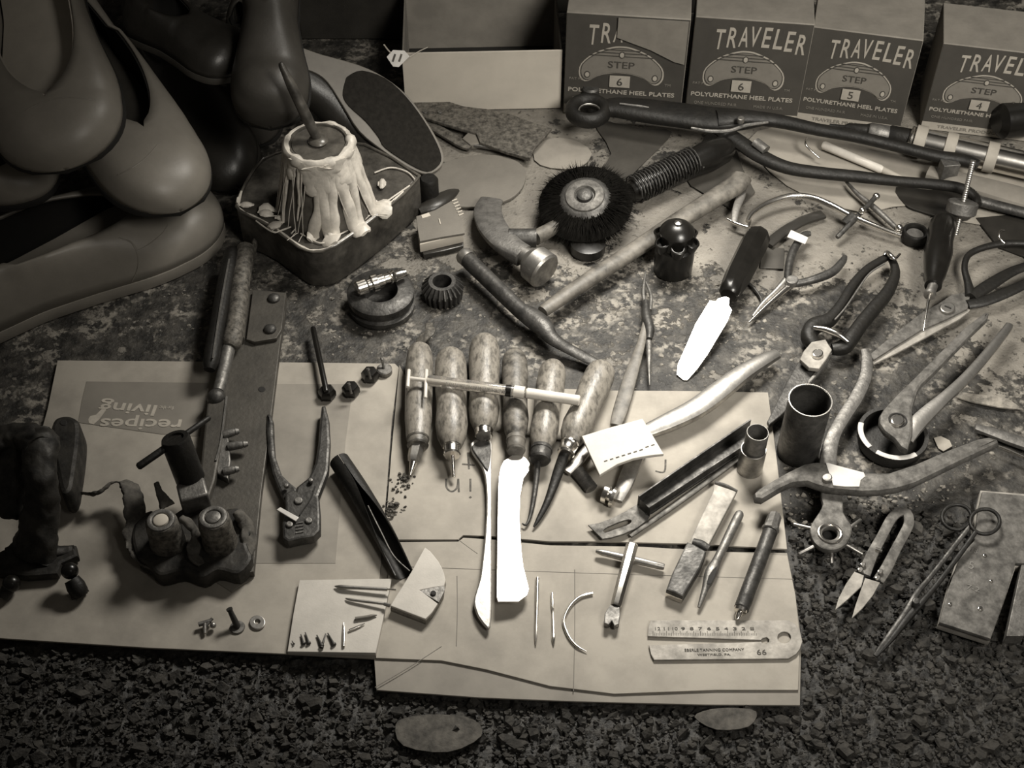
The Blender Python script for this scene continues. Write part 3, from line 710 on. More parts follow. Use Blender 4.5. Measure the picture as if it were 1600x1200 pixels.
# ================================================================ centre: awl handles
ZP = .0028     # top of the kraft sheet
def haft(label, top, bot, r, wood, ferr, prof=None, name='awl', cat='awl', zt=None):
    """wooden handle lying on the paper: top/bot pixels of the handle ends, ferr = (length px, radius px, material)"""
    z = ZP+r*S(*top)*1.0
    t = thing(name, label, cat, (top[0]+bot[0])/2, (top[1]+bot[1])/2, ZP, None)
    prof = prof or [(0, 0), (.0, .35), (.02, .62), (.06, .84), (.13, .96), (.28, 1.0), (.5, .93), (.62, .90), (.78, .97), (.9, .86), (.97, .66), (1, .56)]
    lathe('handle', (*top, z), (*bot, z), [(q, k*r) for q, k in prof], wood, t, 28)
    dx, dy = bot[0]-top[0], bot[1]-top[1]; L = math.hypot(dx, dy); dx /= L; dy /= L
    fe = (bot[0]+dx*ferr[0], bot[1]+dy*ferr[0])
    lathe('ferrule', (bot[0]-dx*2, bot[1]-dy*2, z), (*fe, z), [(0, ferr[1]), (.25, ferr[1]*1.04), (.3, ferr[1]*.97), (.8, ferr[1]*.92), (.86, ferr[1]*1.0), (1, ferr[1]*.9)], ferr[2], t, 24)
    return t, z, fe, (dx, dy)
t, z, fe, d = haft('wooden haft with a slotted hex chuck and dirty tip, leftmost of the handle row', (656, 541), (653, 686), 22, M['wood'], (12, 17, M['wood2']),
    [(0, 0), (0, .5), (.03, .75), (.08, .9), (.2, 1), (.5, .98), (.8, .95), (.93, .85), (1, .8)])
lathe('chuck', (652, 694, z), (646, 722, z*.8), [(0, 12), (.7, 11), (.95, 9), (1, 7)], M['steel'], t, 6)
lathe('tip', (647, 718, z*.8), (641, 742, z*.5), [(0, 7), (.6, 4), (1, 1.5)], M['bright'], t, 10)
t, z, fe, d = haft('wooden pegging awl with bright straight pin, second handle from the left', (704, 549), (706, 698), 26, M['wood'], (14, 13.5, M['bright']))
rod('pin', (707, 710, z), (709, 746, z*.45), 3, M['bright'], t)
t, z, fe, d = haft('wooden haft of the long curved burnisher, third handle from the left', (757, 527), (756, 672), 25, M['wood'], (10, 14, M['bright']), name='burnisher', cat='burnisher')
# long S-shaped blade
bl = [(735, 692), (748, 684), (767, 688), (768, 720), (768, 860), (768, 940), (766, 978), (760, 980), (750, 968), (744, 957), (740, 940), (744, 922), (750, 902), (754, 870), (758, 830), (760, 780), (757, 742), (748, 722), (738, 708)]
plate('burnisher_blade', bl, .011, .0035, M['steel'], t, sm=2, bev=.0012)
plate('blade_throat', [(737, 697), (750, 688), (766, 692), (766, 716), (762, 735), (752, 722), (742, 708)], .0125, .0018, M['dark'], t, sm=2, bev=.0008)
t, z, fe, d = haft('dark mottled wooden haft with wide mirror-bright spatula blade, fourth from the left', (804, 549), (806, 686), 21, M['wood2'], (20, 15, M['wood3']), name='spatula', cat='spatula')
P0 = W(800, 840, .012); Nb = ((CAM-P0).normalized()+(LAMP-P0).normalized()).normalized()
sp = [(793, 716), (800, 711), (815, 711), (822, 716), (829, 725), (827, 735), (818, 748), (813, 775), (812, 810), (815, 860), (818, 885), (824, 908), (827, 920), (824, 930), (810, 940), (778, 940), (776, 932), (777, 840), (778, 770), (779, 747), (782, 730), (787, 720)]
plate('blade', sp, 0, .0016, M['blade'], t, N=Nb, O=W(800, 840, .014), bev=.0004)
t, z, fe, d = haft('wooden awl with thin curved dark hook blade, fifth handle from the left', (865, 567), (846, 702), 23, M['wood'], (18, 17, M['dark']))
sweep('hook_blade', [(840, 722, z*.8, 5), (838, 750, .010, 4.5), (833, 785, .007, 4), (828, 808, .006, 3), (822, 820, .006, 2), (816, 818, .006, 1.2)], M['dark'], t)
t, z, fe, d = haft('slanted wooden awl with heavy dark tapered blade, rightmost of the handle row', (944, 570), (891, 692), 25, M['wood'], (20, 14, M['bright']))
sweep('tapered_blade', [(882, 708, z, 8, 6), (873, 735, z*.7, 8.5, 5), (857, 780, .009, 6, 4), (842, 810, .007, 4, 3), (834, 823, .006, 1.5, 1.5)], M['black'], t)
# leather curl at top of first handle
sweep('leather_strip', [(655, 538, .006, 8, 2), (662, 528, .010, 8, 2), (672, 518, .012, 8, 2), (670, 506, .008, 6, 2)], M['rust'], None, e=4, label='curled leather strip sticking up above the leftmost awl handle', cat='leather scrap')
def crumbs(name, label, cx, cy, r, n, z, mat, s0=.0008, s1=.002, **k):
    rnd = random.Random(int(cx)); c0 = W(cx, cy, z)
    def f(rr):
        return c0.x+rr.gauss(0, r*.0006*.5), c0.y+rr.gauss(0, r*.0008*.5)
    return link(name, shards(n, f, s0, s1, int(cx), .8, z), mat, smooth=False, label=label, cat='debris', kind='stuff', **k)
crumbs('wax_crumbs', 'dark sticky crumbs beside the tip of the leftmost awl handle', 630, 753, 16, 45, ZP, M['curl'])
crumbs('wax_crumbs', 'small dark crumb heap beside the dark tube punch', 611, 797, 12, 30, .004, M['curl'])
# syringe across the handles
ZS = .036
t = thing('syringe', 'clear capped syringe lying across the row of awl handles', 'syringe', 780, 605, ZS)
sx = lambda q, z=ZS: (668+122*q, 595+16*q, z)
rod('barrel', (668, 594, ZS), (822, 614, ZS), 9, M['clear'], t)
rod('barrel_flange', (666.5, 578, ZS), (664.5, 622, ZS), 3, M['plasticwhite'], t)
rod('plunger', (640, 591, ZS), (790, 610, ZS), 3.2, M['plasticwhite'], t)
rod('plunger_flange', (639, 578, ZS), (637, 605, ZS), 3, M['plasticwhite'], t)
rod('plunger_seal', (790, 610, ZS), (799, 611, ZS), 9.4, M['blackplastic'], t)
rod('hub', (803, 611.5, ZS), (820, 614, ZS), 10, M['plasticwhite'], t)
rod('needle_cap', (822, 614, ZS), (906, 626, ZS), 8.6, M['plasticwhite'], t, r2=8.4)
bm = bmesh.new()
for k in range(34):
    q = k/33; x = 697+92*q; y = 598.5+12.5*q; zz_ = ZS+.0064
    l = 5 if k % 5 else 7
    a = W(x, y-l*.2, zz_); b_ = W(x+.9, y-l*.2, zz_); c_ = W(x+.4, y+l*.8, zz_); d_ = W(x-.5, y+l*.8, zz_)
    v = [bm.verts.new(p) for p in (a, b_, c_, d_)]; bm.faces.new(v)
o = link('scale_marks', bm2me(bm), M['ink'], t, smooth=False); mo = o.modifiers.new('th', 'SOLIDIFY'); mo.thickness = .0002
# wooden dividers behind
t = thing('wing_dividers', 'slim grey pair of pointed dividers lying right of the awl handles', 'dividers', 995, 560)
sweep('leg', [(1010, 500, .012, 5, 4), (1001, 540, .011, 7, 5), (985, 590, .010, 11, 5), (970, 640, .009, 12, 5), (962, 665, .008, 9, 4)], M['wood3'], t, e=3)
sweep('leg', [(1012, 500, .010, 5, 4), (1014, 540, .010, 5, 4), (1014, 575, .008, 3, 3), (1015, 602, .006, 1.2)], M['dull'], t)
sweep('head', [(1009, 470, .012, 4), (1010, 495, .012, 8), (1015, 515, .012, 8), (1014, 530, .012, 5)], M['dark'], t)
sweep('point', [(1008, 478, .012, 3), (1005, 455, .010, 3), (1009, 425, .008, 1.2)], M['dull'], t)
sweep('point', [(1016, 485, .012, 3), (1017, 462, .010, 3), (1009, 440, .008, 1.5)], M['dull'], t)
# curved handle tool with white leather sample
t = thing('bent_handle_pliers', 'bent bright steel handle with a bolted jaw under the white leather piece', 'pliers', 1060, 650)
sweep('handle', [(1214, 553, .012, 9, 6), (1196, 562, .014, 12, 8), (1160, 584, .016, 15, 9), (1120, 615, .016, 18, 10), (1085, 640, .016, 18, 10), (1040, 662, .016, 16, 9), (1000, 680, .014, 12, 7), (978, 700, .012, 11, 6)], M['steel'], t, e=2.6)
sweep('jaw', [(1000, 700, .010, 12, 6), (985, 735, .010, 13, 5), (974, 762, .008, 12, 5), (966, 783, .006, 7, 4)], M['steel'], t, e=3)
sweep('jaw', [(925, 690, .012, 9, 5), (905, 718, .010, 9, 5), (886, 738, .009, 8, 4)], M['steel'], t, e=3)
lathe('bolt', (942, 770, .010), (962, 778, .010), [(0, 8), (.1, 15), (.45, 15), (.5, 10), (.7, 10), (.75, 17), (1, 16)], M['bright'], t, 12)
lathe('spring', (902, 735, .008), (925, 765, .006), [(i/24, (11 if i % 2 else 7)) for i in range(25)], M['dull'], t, 14)
t = thing('stitched_leather_sample', 'white leather sample with a row of stitches lying over the bent steel handle', 'leather sample', 975, 695, .02)
q = [(909, 681), (955, 667), (1004, 654), (1020, 680), (1037, 709), (1012, 712), (990, 716), (965, 725), (937, 742), (922, 710)]
plate('leather_piece', q, .029, .0035, M['leather'], t, bev=.0006)
for k in range(9):
    x = 944+k*9.2; y = 721-k*2.85-(2 if k > 6 else 0)
    sweep('stitch', [(x, y, .0292, 1.2, .5), (x+5, y-1.8, .0292, 1.2, .5)], M['ink'], t, n=6, sub=2)
# channel gouge
t = thing('channel_gouge', 'dark steel channel-shaped gouge with slotted curved foot', 'gouge', 1050, 750)
foot = [(919, 820), (936, 817), (955, 810), (975, 800), (995, 788), (1018, 800), (1012, 812), (995, 825), (975, 834), (955, 840), (941, 842)]
plate('slotted_foot', foot, .008, .002, M['flatdull'], t, holes=[crc([(943, 829), (950, 823), (975, 813), (985, 812), (986, 816), (978, 821), (960, 827), (946, 832)], 2)], bev=.0004)
plate('channel_floor', [(998, 786), (1172, 668), (1178, 690), (1152, 712), (1020, 800), (1010, 804)], .009, .0025, M['dark'], t, bev=.0004)
def wallstrip(name, a, b, z0, z1, th, mat, parent):
    A = W(a[0], a[1], z1); B = W(b[0], b[1], z1); X_ = B-A; n_ = Vector((0, 0, 1)).cross(X_).normalized()*th
    A.z = B.z = z0
    return quadbox(name, A, X_, n_, Vector((0, 0, z1-z0)), mat, parent, .0003)
wallstrip('channel_side', (999, 776), (1174, 656), .006, .021, .0016, M['dark'], t)
wallstrip('channel_side', (1012, 795), (1162, 697), .006, .016, .0016, M['dark'], t)
quadbox('channel_end', W(1000, 779, .021)-Vector((0, 0, .013)), W(1014, 797, .016)-W(1000, 779, .021)+Vector((0, 0, .004)), Vector((.001, -.0012, 0)), Vector((0, 0, .012)), M['dark'], t)
sweep('lower_flange', [(985, 838, .006, 3, 2), (1060, 786, .006, 4, 3), (1155, 716, .006, 4, 3)], M['flatdull'], t, e=4)
# short tube cutter pair
t = thing('tube_cutter', 'short bright two-part tube cutter standing on the kraft sheet', 'tube punch', 1171, 735, ZP)
r_ = S(1171, 735)*20
upright('outer_sleeve', 1171, 733, ZP, tube(.028, r_, .0012), M['steel'], t)
upright('inner_tube', 1172, 732, ZP, tube(.050, r_*.86, .0012), M['dull'], t)
t = thing('large_tube_punch', 'large dark open steel tube standing right of the kraft sheet', 'tube punch', 1246, 707)
upright('tube_body', 1246, 706, 0, tube(.070, S(1246, 706)*32.5, .0014), M['dark'], t)
A_ = W(1246, 706)+Vector((0, 0, .0698)); r_ = S(1246, 706)*32
link('polished_rim', sweep3([(A_+Vector((r_*math.cos(a), r_*math.sin(a), 0)), .0008, .0008) for a in [k*math.pi/24 for k in range(48)]], 6, closed=True), M['bright'], t)

# ================================================================ pliers, dark tube, leather bits (centre left)
t = thing('crimping_pliers', 'dark flat-jawed crimping pliers standing handles up on the pale bag', 'pliers', 467, 760, .0034)
ZA = .017
Lh = [(417, 646), (422, 645), (427, 657), (428, 685), (430, 712), (440, 740), (452, 752), (462, 760), (470, 775), (466, 800), (450, 805), (444, 782), (434, 762), (425, 740), (418, 705), (416, 670)]
plate('handle', Lh, ZA-.002, .009, M['dark'], t, bev=.0025)
Rh = [(502, 634), (508, 632), (514, 655), (516, 690), (513, 735), (503, 762), (498, 775), (480, 790), (466, 800), (458, 780), (463, 760), (482, 745), (492, 722), (497, 690), (499, 660)]
plate('handle', Rh, ZA, .009, M['dark'], t, bev=.0025)
plate('jaw_head', [(445, 770), (458, 764), (470, 770), (485, 764), (498, 775), (500, 800), (500, 828), (490, 838), (470, 841), (450, 846), (442, 840), (441, 815), (446, 800)], ZA+.0025, .011, M['dark'], t, bev=.002)
sweep('jaw_split', [(492, 760, ZA+.003, 1.2), (486, 778, ZA+.003, 1.2), (474, 796, ZA+.003, 1.2), (468, 805, ZA+.003, 1.2)], M['lining'], t, n=6)
for x, y, r in ((447, 757, 4), (485, 749, 4), (466, 781, 7), (452, 818, 6), (482, 812, 6)):
    disc('rivet', x, y, ZA+.0045, r, .004, M['dull'], t, n=16)
for k in range(4): sweep('stamped_mark', [(462, 818+k*5, ZA+.003, 1), (474, 816+k*5, ZA+.003, 1)], M['dull'], t, n=6, sub=1)
plate('paper_sliver', [(432, 796), (438, 792), (467, 808), (462, 814)], ZA+.0065, .0016, M['white'], None, label='narrow white paper sliver lying on the crimping pliers', cat='paper scrap')
def trough(name, pts, mat, parent, th=.12, n=20, **k):
    """pts: px,py,z,r px, open deg ; opening faces up-right"""
    bm = bmesh.new(); rings = []
    q = cr(pts, 4); v = [(W(x, y, z), r*S(x, y, z), o) for x, y, z, r, o in q]
    for i, (p, r, o) in enumerate(v):
        t_ = (v[min(i+1, len(v)-1)][0]-v[max(i-1, 0)][0]).normalized(); sd = t_.cross(Vector((0, 0, 1))).normalized(); u = sd.cross(t_)
        R = []
        for rr in (r, r*(1-th)):
            row = []
            for j in range(n+1):
                a = math.radians(90+o/2+(360-o)*j/n); row.append(bm.verts.new(p+sd*(rr*math.cos(a))+u*(rr*math.sin(a))))
            R.append(row)
        rings.append(R[0]+R[1][::-1])
    m = len(rings[0])
    for A, B in zip(rings, rings[1:]):
        for j in range(m): bm.faces.new((A[j], A[(j+1) % m], B[(j+1) % m], B[j]))
    for A in (rings[0], rings[-1]):
        for j in range(n): bm.faces.new((A[j], A[j+1], A[m-2-j], A[m-1-j]))
    return link(name, bm2me(bm), mat, parent, **k)
t = thing('round_gouge', 'long dark tube gouge lying diagonally from pliers to the fan-shaped leather', 'gouge', 580, 810, .0034)
trough('gouge_tube', [(530, 720, .0155, 16, 6), (556, 760, .0150, 17, 8), (580, 800, .0140, 17.5, 60), (605, 845, .0125, 17, 120), (631, 896, .0115, 15, 150)], M['black'], t)
sweep('inner_edge', [(575, 790, .026, 1), (595, 830, .023, 1.2), (615, 868, .018, 1.2), (640, 892, .014, 1)], M['dull'], t, n=6)
t = thing('fan_leather_swatch', 'thick pale fan-shaped leather swatch with a small riveted corner', 'leather sample', 655, 915, .004)
fan = [(664, 855), (672, 861), (678, 868), (685, 877), (690, 886), (694, 896), (696, 906), (694, 915), (675, 918), (656, 922), (672, 934), (684, 943), (675, 957), (665, 967), (638, 957), (610, 946), (619, 931), (630, 914), (644, 891)]
plate('leather_body', fan, .0125, .0030, M['leather'], t, bev=.0005)
plate('lower_layer', [(x+.5, y+3) for x, y in fan[:8]]+[(693, 930), (684, 946)]+[(x, y+4) for x, y in fan[12:]], .0090, .0050, M['leatheredge'], t, bev=.0004)
plate('metal_corner', [(655, 923), (694, 913), (695, 922), (686, 941)], .0122, .001, M['dull'], t, bev=.0002)
disc('rivet', 677, 926, .0136, 4.5, .0014, M['lining'], t, n=16)
t = thing('leather_pad', 'square white leather pad holding nails and needles at the front', 'leather sample', 530, 965, .0034)
plate('pad', [(468, 906), (612, 904), (600, 960), (587, 1020), (449, 1018), (458, 960)], .0088, .005, M['leather'], t, bev=.0005)
ZL = .0102
def nail(a, b, label, r=2.0, hr=3.6, mat='dark'):
    t_ = thing('nail', label, 'nail', *b, ZL-.001, 'tacks on the leather pad')
    k_ = S(*a)
    rod('shank', (*a, ZL), (*b, ZL), r*.4, M[mat], t_, r2=r, n=10)
    rod('head', (*b, ZL), (b[0]+(b[0]-a[0])*.12, b[1]+(b[1]-a[1])*.12, ZL), hr, M[mat], t_, n=12)
nail((456, 1001), (459, 1006), 'tiny tack at the far left corner of the leather pad', 1.2, 2)
nail((470, 991), (474, 1005), 'short dark tack, left of the close upright pair on the pad')
nail((477, 988), (482, 1004), 'short dark tack, right of the close upright pair on the pad')
nail((495, 992), (502, 1008), 'dark nail left of the zigzag group on the pad', 2.4, 4)
nail((509, 990), (503, 1010), 'leaning dark nail in the middle of the zigzag group', 2.2, 3.4)
nail((512, 989), (521, 1006), 'dark nail at the right of the zigzag group on the pad', 2.4, 4)
def needle(label, pts, mat='bright', name='needle', cat='needle', z=ZL):
    o = sweep(name, [(x, y, z, r) for x, y, r in pts], M[mat], None, n=10, sub=4); tag(o, label, cat); return o
needle('silver pin standing alone at the right of the nails', [(537, 973, .8), (537.5, 990, 2.4), (537, 1010, 2.4)], name='pin', cat='pin')
needle('small silver peg lying below the wooden peg on the pad', [(570, 974, .8), (560, 979, 1.8), (545, 985, 1.8)], name='pin', cat='pin')
needle('flat brown wooden peg at the right side of the pad', [(555, 967, 3.2), (575, 964, 3), (582, 962, 2.6), (589, 961, .8)], 'soleleather', name='wooden_peg', cat='peg')
t = thing('hooked_needle', 'long latch needle, upper of two crossing the leather pad edge', 'needle', 570, 918, .012)
sweep('shaft', [(523, 916, .0105, 1), (530, 917, .0110, 3), (538, 917.5, .0115, 3.4), (560, 918.5, .0122, 2.8), (605, 921, .0132, 2.8)], M['steel'], t, n=10)
rod('tip', (605, 921, .0134), (619, 922, .0137), 1.6, M['bright'], t, n=8)
t = thing('straight_needle', 'thin long needle, lower of two crossing the leather pad edge', 'needle', 570, 942, .012)
sweep('shaft', [(540, 935, .0100, .8), (548, 937, .0108, 2.2), (580, 941, .0120, 2.2), (604, 944, .0128, 2.2)], M['steel'], t, n=10)
rod('tip', (600, 943.5, .0130), (609, 946, .0135), 3, M['dull'], t, n=8)
ZB = .0056
needle('straight sewing needle left of the two upright needles on the paper bag', [(840, 903, 3), (839.5, 925, 3.2), (839, 950, 3.0), (838, 975, 2.6), (837.5, 995, 2.2), (837, 1008, .8)], z=ZB)
needle('machine needle right of the two upright needles on the paper bag', [(863, 927, 2.4), (863.5, 948, 2.6), (864, 957, 1.6), (864.5, 975, 2.2), (865, 990, 2.4), (865, 998, 3), (865, 1008, .8)], z=ZB)
needle('half-circle curved upholstery needle on the paper bag', [(926, 927, 2.6), (910, 931, 2.6), (896, 941, 2.6), (886, 955, 2.6), (881, 970, 2.6), (884, 984, 2.6), (891, 998, 2.4), (902, 1010, 2), (917, 1018, .6)], z=ZB, name='curved_needle')
# ================================================================ T tool, punches, gauge (front)
t = thing('cross_handle_key', 'bright T-shaped key with a forked tip on the paper bag', 'key', 975, 915, .004)
lathe('cross_bar', (931, 861, .0095), (1038, 886, .0095), [(0, 2.5), (.02, 3.5), (.1, 5), (.45, 6), (.6, 6), (.98, 5.5), (1, 4.5)], M['steel'], t, 16)
lathe('shaft', (988, 851, .0125), (962, 948, .0105), [(0, 9), (.03, 10.5), (.97, 9), (1, 8)], M['bright'], t, 8, .5)
plate('fork', [(953, 945), (968, 948), (969, 960), (967, 975), (960, 978), (956, 970), (951, 976), (944, 973), (945, 958)], .0125, .006, M['dull'], t, bev=.0006)
for x, y in ((947, 973), (963, 976)): ball('fork_tip', x, y, .0105, 3, M['bright'], t)
t = thing('oblong_punch', 'flat-stemmed oblong leather punch with dark box head, leftmost of three punches', 'punch', 1095, 845, .004)
plate('stem', [(1116, 756), (1151, 768), (1146, 778), (1107, 852), (1098, 868), (1072, 858), (1082, 836), (1114, 768)], .012, .006, M['flat'], t, bev=.0008)
sweep('struck_lip', [(1117, 755, .0105, 3, 5), (1134, 760, .0105, 3, 5), (1151, 769, .0105, 3, 5)], M['dull'], t)
plate('box_head', [(1074, 846), (1084, 850), (1104, 861), (1096, 884), (1067, 932), (1055, 926), (1041, 921), (1050, 896)], .0155, .011, M['dark'], t, bev=.0014)
plate('cutting_edge', [(1041, 922), (1055, 927), (1067, 933), (1066, 937), (1053, 932), (1040, 926)], .011, .006, M['bright'], t, bev=.0006)
sweep('shoulder', [(1083, 846, .014, 6, 4), (1096, 850, .015, 7, 4), (1107, 857, .014, 6, 4)], M['dark'], t)
t = thing('slotted_drive_punch', 'thin grey drive punch with a diamond slot, middle of three punches', 'punch', 1125, 875, .004)
sweep('shaft', [(1156, 802, .0085, 5, 5), (1154, 806, .0088, 7.5, 7), (1140, 835, .009, 7.5, 7), (1122, 872, .009, 7, 7), (1112, 893, .009, 10, 7), (1106, 910, .009, 8, 7), (1102, 920, .009, 5.5, 5.5), (1096, 938, .0085, 4, 4), (1092, 949, .008, 2.5, 2.5)], M['dull'], t, sub=4)
plate('diamond_slot', [(1121, 884), (1117, 900), (1111, 912), (1104, 912), (1107, 900), (1114, 890)], .0142, .0006, M['lining'], t, bev=0)
t = thing('knurled_punch_handle', 'dark knurled punch handle with bright nipple end, rightmost of three punches', 'punch', 1185, 885, .004)
lathe('knurled_grip', (1203, 832, .0115), (1158, 953, .0105), [(0, 12)]+[(i/60, 12 if i % 2 else 11.3) for i in range(1, 60)]+[(1, 10)], M['dark'], t, 20)
lathe('head', (1211, 804, .0115), (1203, 830, .0115), [(0, 9), (.1, 11), (.7, 11.5), (.8, 13.5), (.95, 13.5), (1, 12)], M['dull'], t, 8)
lathe('nipple', (1158, 951, .0105), (1152, 968, .0095), [(0, 11), (.3, 10), (.35, 5), (.7, 5), (1, 3)], M['bright'], t, 14)
t = thing('leather_gauge', 'flat steel thickness gauge with V-slot and engraved scale at the front', 'gauge', 1130, 1000, .004)
gz = .0066
go = [(1017, 969), (1232, 969), (1243, 975), (1250, 985), (1254, 1002), (1250, 1014), (1244, 1022), (1232, 1029), (1022, 1031), (1017, 1022), (1014, 1008), (1189, 1002.5), (1192, 1005), (1198, 1006), (1202, 1002), (1202, 999), (1198, 995.5), (1192, 997), (1189, 1000), (1012, 994), (1013, 978)]
plate('gauge_plate', go, gz, .0022, M['flat'], t, holes=[circ(1225.5, 996, 10.5)], bev=.0004)
def gtext(s_, x0, y0, x1, y1, h_, **k): pxtext(s_, x0, y0, x1, y1, h_, gz+.0002, M['ink'], t, name='engraving', th=.0002, **k)
gtext('EBERLE TANNING COMPANY', 1070, 1018, 1163, 1017, 4.2); gtext('WESTFIELD, PA.', 1090, 1025, 1142, 1024.5, 3.6); gtext('66', 1183, 1023, 1198, 1023, 8)
for k, s_ in enumerate('12111098765432'): 
    pass
for k in range(12):
    x = 1024+k*13.5; gtext(str(12-k), x, 984.5, x+(6 if 12-k < 10 else 8), 984.5, 4.5)
bm = bmesh.new()
for k in range(62):
    x = 1020+k*2.65; l = 3.2 if k % 4 else 6
    v = [bm.verts.new(W(a, b_, gz+.0003)) for a, b_ in ((x, 992-l), (x+.7, 992-l), (x+.7, 992.6), (x, 992.6))]; bm.faces.new(v)
o = link('scale_marks', bm2me(bm), M['ink'], t, smooth=False); mo = o.modifiers.new('th', 'SOLIDIFY'); mo.thickness = .0003

# ================================================================ revolving punch pliers, snips etc. (right)
t = thing('revolving_punch_pliers', 'revolving punch pliers with star of cutting tubes and enamelled joint', 'pliers', 1293, 745)
sweep('handle', [(1351, 548, .014, 7, 5), (1354, 562, .014, 9, 6), (1352, 590, .015, 10, 6), (1338, 622, .015, 11, 6), (1320, 650, .015, 11, 6), (1303, 680, .014, 11, 6), (1295, 710, .013, 13, 6), (1293, 745, .012, 15, 6), (1296, 775, .010, 13, 5), (1300, 800, .010, 13, 5)], M['dull'], t, e=2.8)
hB = [(1178, 769), (1189, 760), (1210, 747), (1234, 734), (1257, 723), (1275, 720), (1290, 721), (1319, 729), (1352, 737), (1389, 737), (1431, 723), (1480, 702), (1527, 684), (1545, 681), (1560, 685), (1562, 691), (1530, 706), (1500, 720), (1459, 740), (1430, 754), (1403, 762), (1375, 766), (1347, 767), (1296, 762), (1275, 756), (1262, 751), (1240, 753), (1220, 762), (1192, 779), (1180, 777)]
plate('handle', hB, .027, .011, M['flatdull'], t, bev=.004)
plate('enamel_patch', [(1290, 722), (1319, 730), (1350, 738), (1352, 744), (1345, 750), (1343, 760), (1322, 760), (1302, 758), (1298, 745), (1294, 735)], .0278, .0012, M['white'], t, bev=.0004)
disc('pivot', 1293, 745, .031, 8, .006, M['steel'], t)
ball('anvil_nose', 1190, 772, .018, 9, M['dark'], t)
head = [(1283, 768), (1315, 768), (1318, 800), (1330, 818), (1331, 833), (1322, 850), (1307, 858), (1288, 858), (1273, 848), (1266, 832), (1268, 818), (1280, 800), (1286, 786)]
plate('punch_wheel', head, .016, .006, M['flatdull'], t, sm=2, bev=.0015, holes=[circ(1297, 833, 12)])
link('hub_ring', sweep3([(W(1297, 833, .0165)+Vector((math.cos(a)*.0093, math.sin(a)*.0093, 0)), .0014, .0012) for a in [k*math.pi/16 for k in range(32)]], 8, closed=True), M['bright'], t)
disc('hub_bottom', 1297, 836, .006, 12, .003, M['lining'], t)
for a, b_ in (((1268, 826), (1240, 819)), ((1326, 826), (1345, 812)), ((1275, 852), (1248, 866)), ((1299, 858), (1300, 881)), ((1320, 850), (1348, 866)), ((1322, 822), (1338, 822))):
    rod('cutting_tube', (*a, .010), (*b_, .008), 3.4, M['steel'], t, r2=2.6, n=12)
t = thing('thread_snips', 'U-shaped steel thread snips with blades pointing down', 'snips', 1370, 880)
sweep('spring_bow', [(1350, 898, .006, 10, 3), (1362, 868, .006, 9, 3), (1378, 838, .006, 8, 3), (1392, 812, .006, 8, 3), (1404, 801, .006, 8, 3), (1417, 802, .006, 8, 3), (1420, 818, .006, 8, 3), (1412, 836, .006, 8, 3), (1400, 858, .006, 8, 3), (1385, 888, .006, 9, 3), (1372, 908, .006, 9, 3)], M['flatdull'], t, e=4)
plate('blade', [(1335, 893), (1350, 899), (1346, 916), (1325, 936), (1305, 953), (1310, 935), (1322, 912)], .009, .002, M['flat'], t, bev=.0003)
plate('blade', [(1352, 903), (1375, 910), (1364, 930), (1348, 950), (1331, 966), (1337, 945), (1345, 922)], .009, .002, M['flat'], t, bev=.0003)
for x, y in ((1349, 881), (1345, 889), (1376, 892), (1372, 902)): disc('rivet', x, y, .0105, 4.5, .002, M['bright'], t, n=14)
rod('stop_peg', (1368, 858, .008), (1378, 862, .008), 3.5, M['bright'], t)
t = thing('forceps', 'long dark scissor-handled forceps lying across the steel plate edge', 'forceps', 1440, 920, .0)
for cx, cy, r in ((1495, 808, 23), (1539, 815, 23)):
    ry = r*.85
    sweep('finger_ring', [(cx+r*math.cos(a), cy+ry*math.sin(a), .014 if cx < 1500 else .020, 3) for a in [k*math.pi/10 for k in range(20)]], M['black'], t, closed=True, sub=2, n=10)
sweep('shank', [(1516, 822, .017, 3.5), (1490, 855, .014, 4), (1455, 900, .011, 4), (1432, 928, .010, 5), (1415, 958, .008, 6), (1385, 1000, .006, 5), (1366, 1024, .004, 2)], M['dark'], t, e=3)
sweep('shank', [(1524, 832, .021, 3.5), (1500, 866, .017, 4), (1465, 912, .013, 4), (1440, 942, .012, 5), (1420, 964, .009, 6), (1392, 1000, .007, 4), (1369, 1026, .004, 2)], M['black'], t, e=3)
disc('pivot', 1432, 938, .0185, 6, .007, M['dark'], t)
t = thing('engraved_plate', 'grey engraved steel plate tool with a stepped left edge at lower right', 'metal plate', 1535, 890)
plate('plate_body', [(1535, 768), (1660, 780), (1660, 880), (1587, 880), (1572, 930), (1548, 998), (1468, 972), (1480, 925), (1500, 869), (1522, 845), (1528, 800)], .012, .004, M['flatdull'], t, bev=.0006)
plate('lower_layer', [(1532, 766), (1660, 776), (1660, 886), (1587, 886), (1571, 934), (1547, 1001), (1466, 975), (1478, 925), (1497, 868), (1518, 845), (1524, 800)], .0075, .0075, M['flat'], t, bev=.0006)
for k, (s_, x0, y0, x1, y1, h_) in enumerate((('18', 1516, 862, 1526, 866, 9), ('5', 1513, 888, 1521, 890, 12), ('7-2', 1510, 920, 1530, 926, 8))):
    pxtext(s_, x0, y0, x1, y1, h_, .0122, M['steel'], t, name='engraving', th=.0002)
for x, y, r in ((1532, 950, 4), (1485, 943, 3), (1539, 867, 3), (1549, 907, 2.5)): disc('rivet', x, y, .0132, r, .0015, M['bright'], t, n=14)
t = tag(quadbox('steel_bar', W(1566, 1006, 0), W(1590, 895, 0)-W(1566, 1006, 0), Vector((.014, 0, 0)), Vector((0, 0, .012)), M['dull'], None), 'short grey steel bar beside the engraved plate at lower right', 'bar')
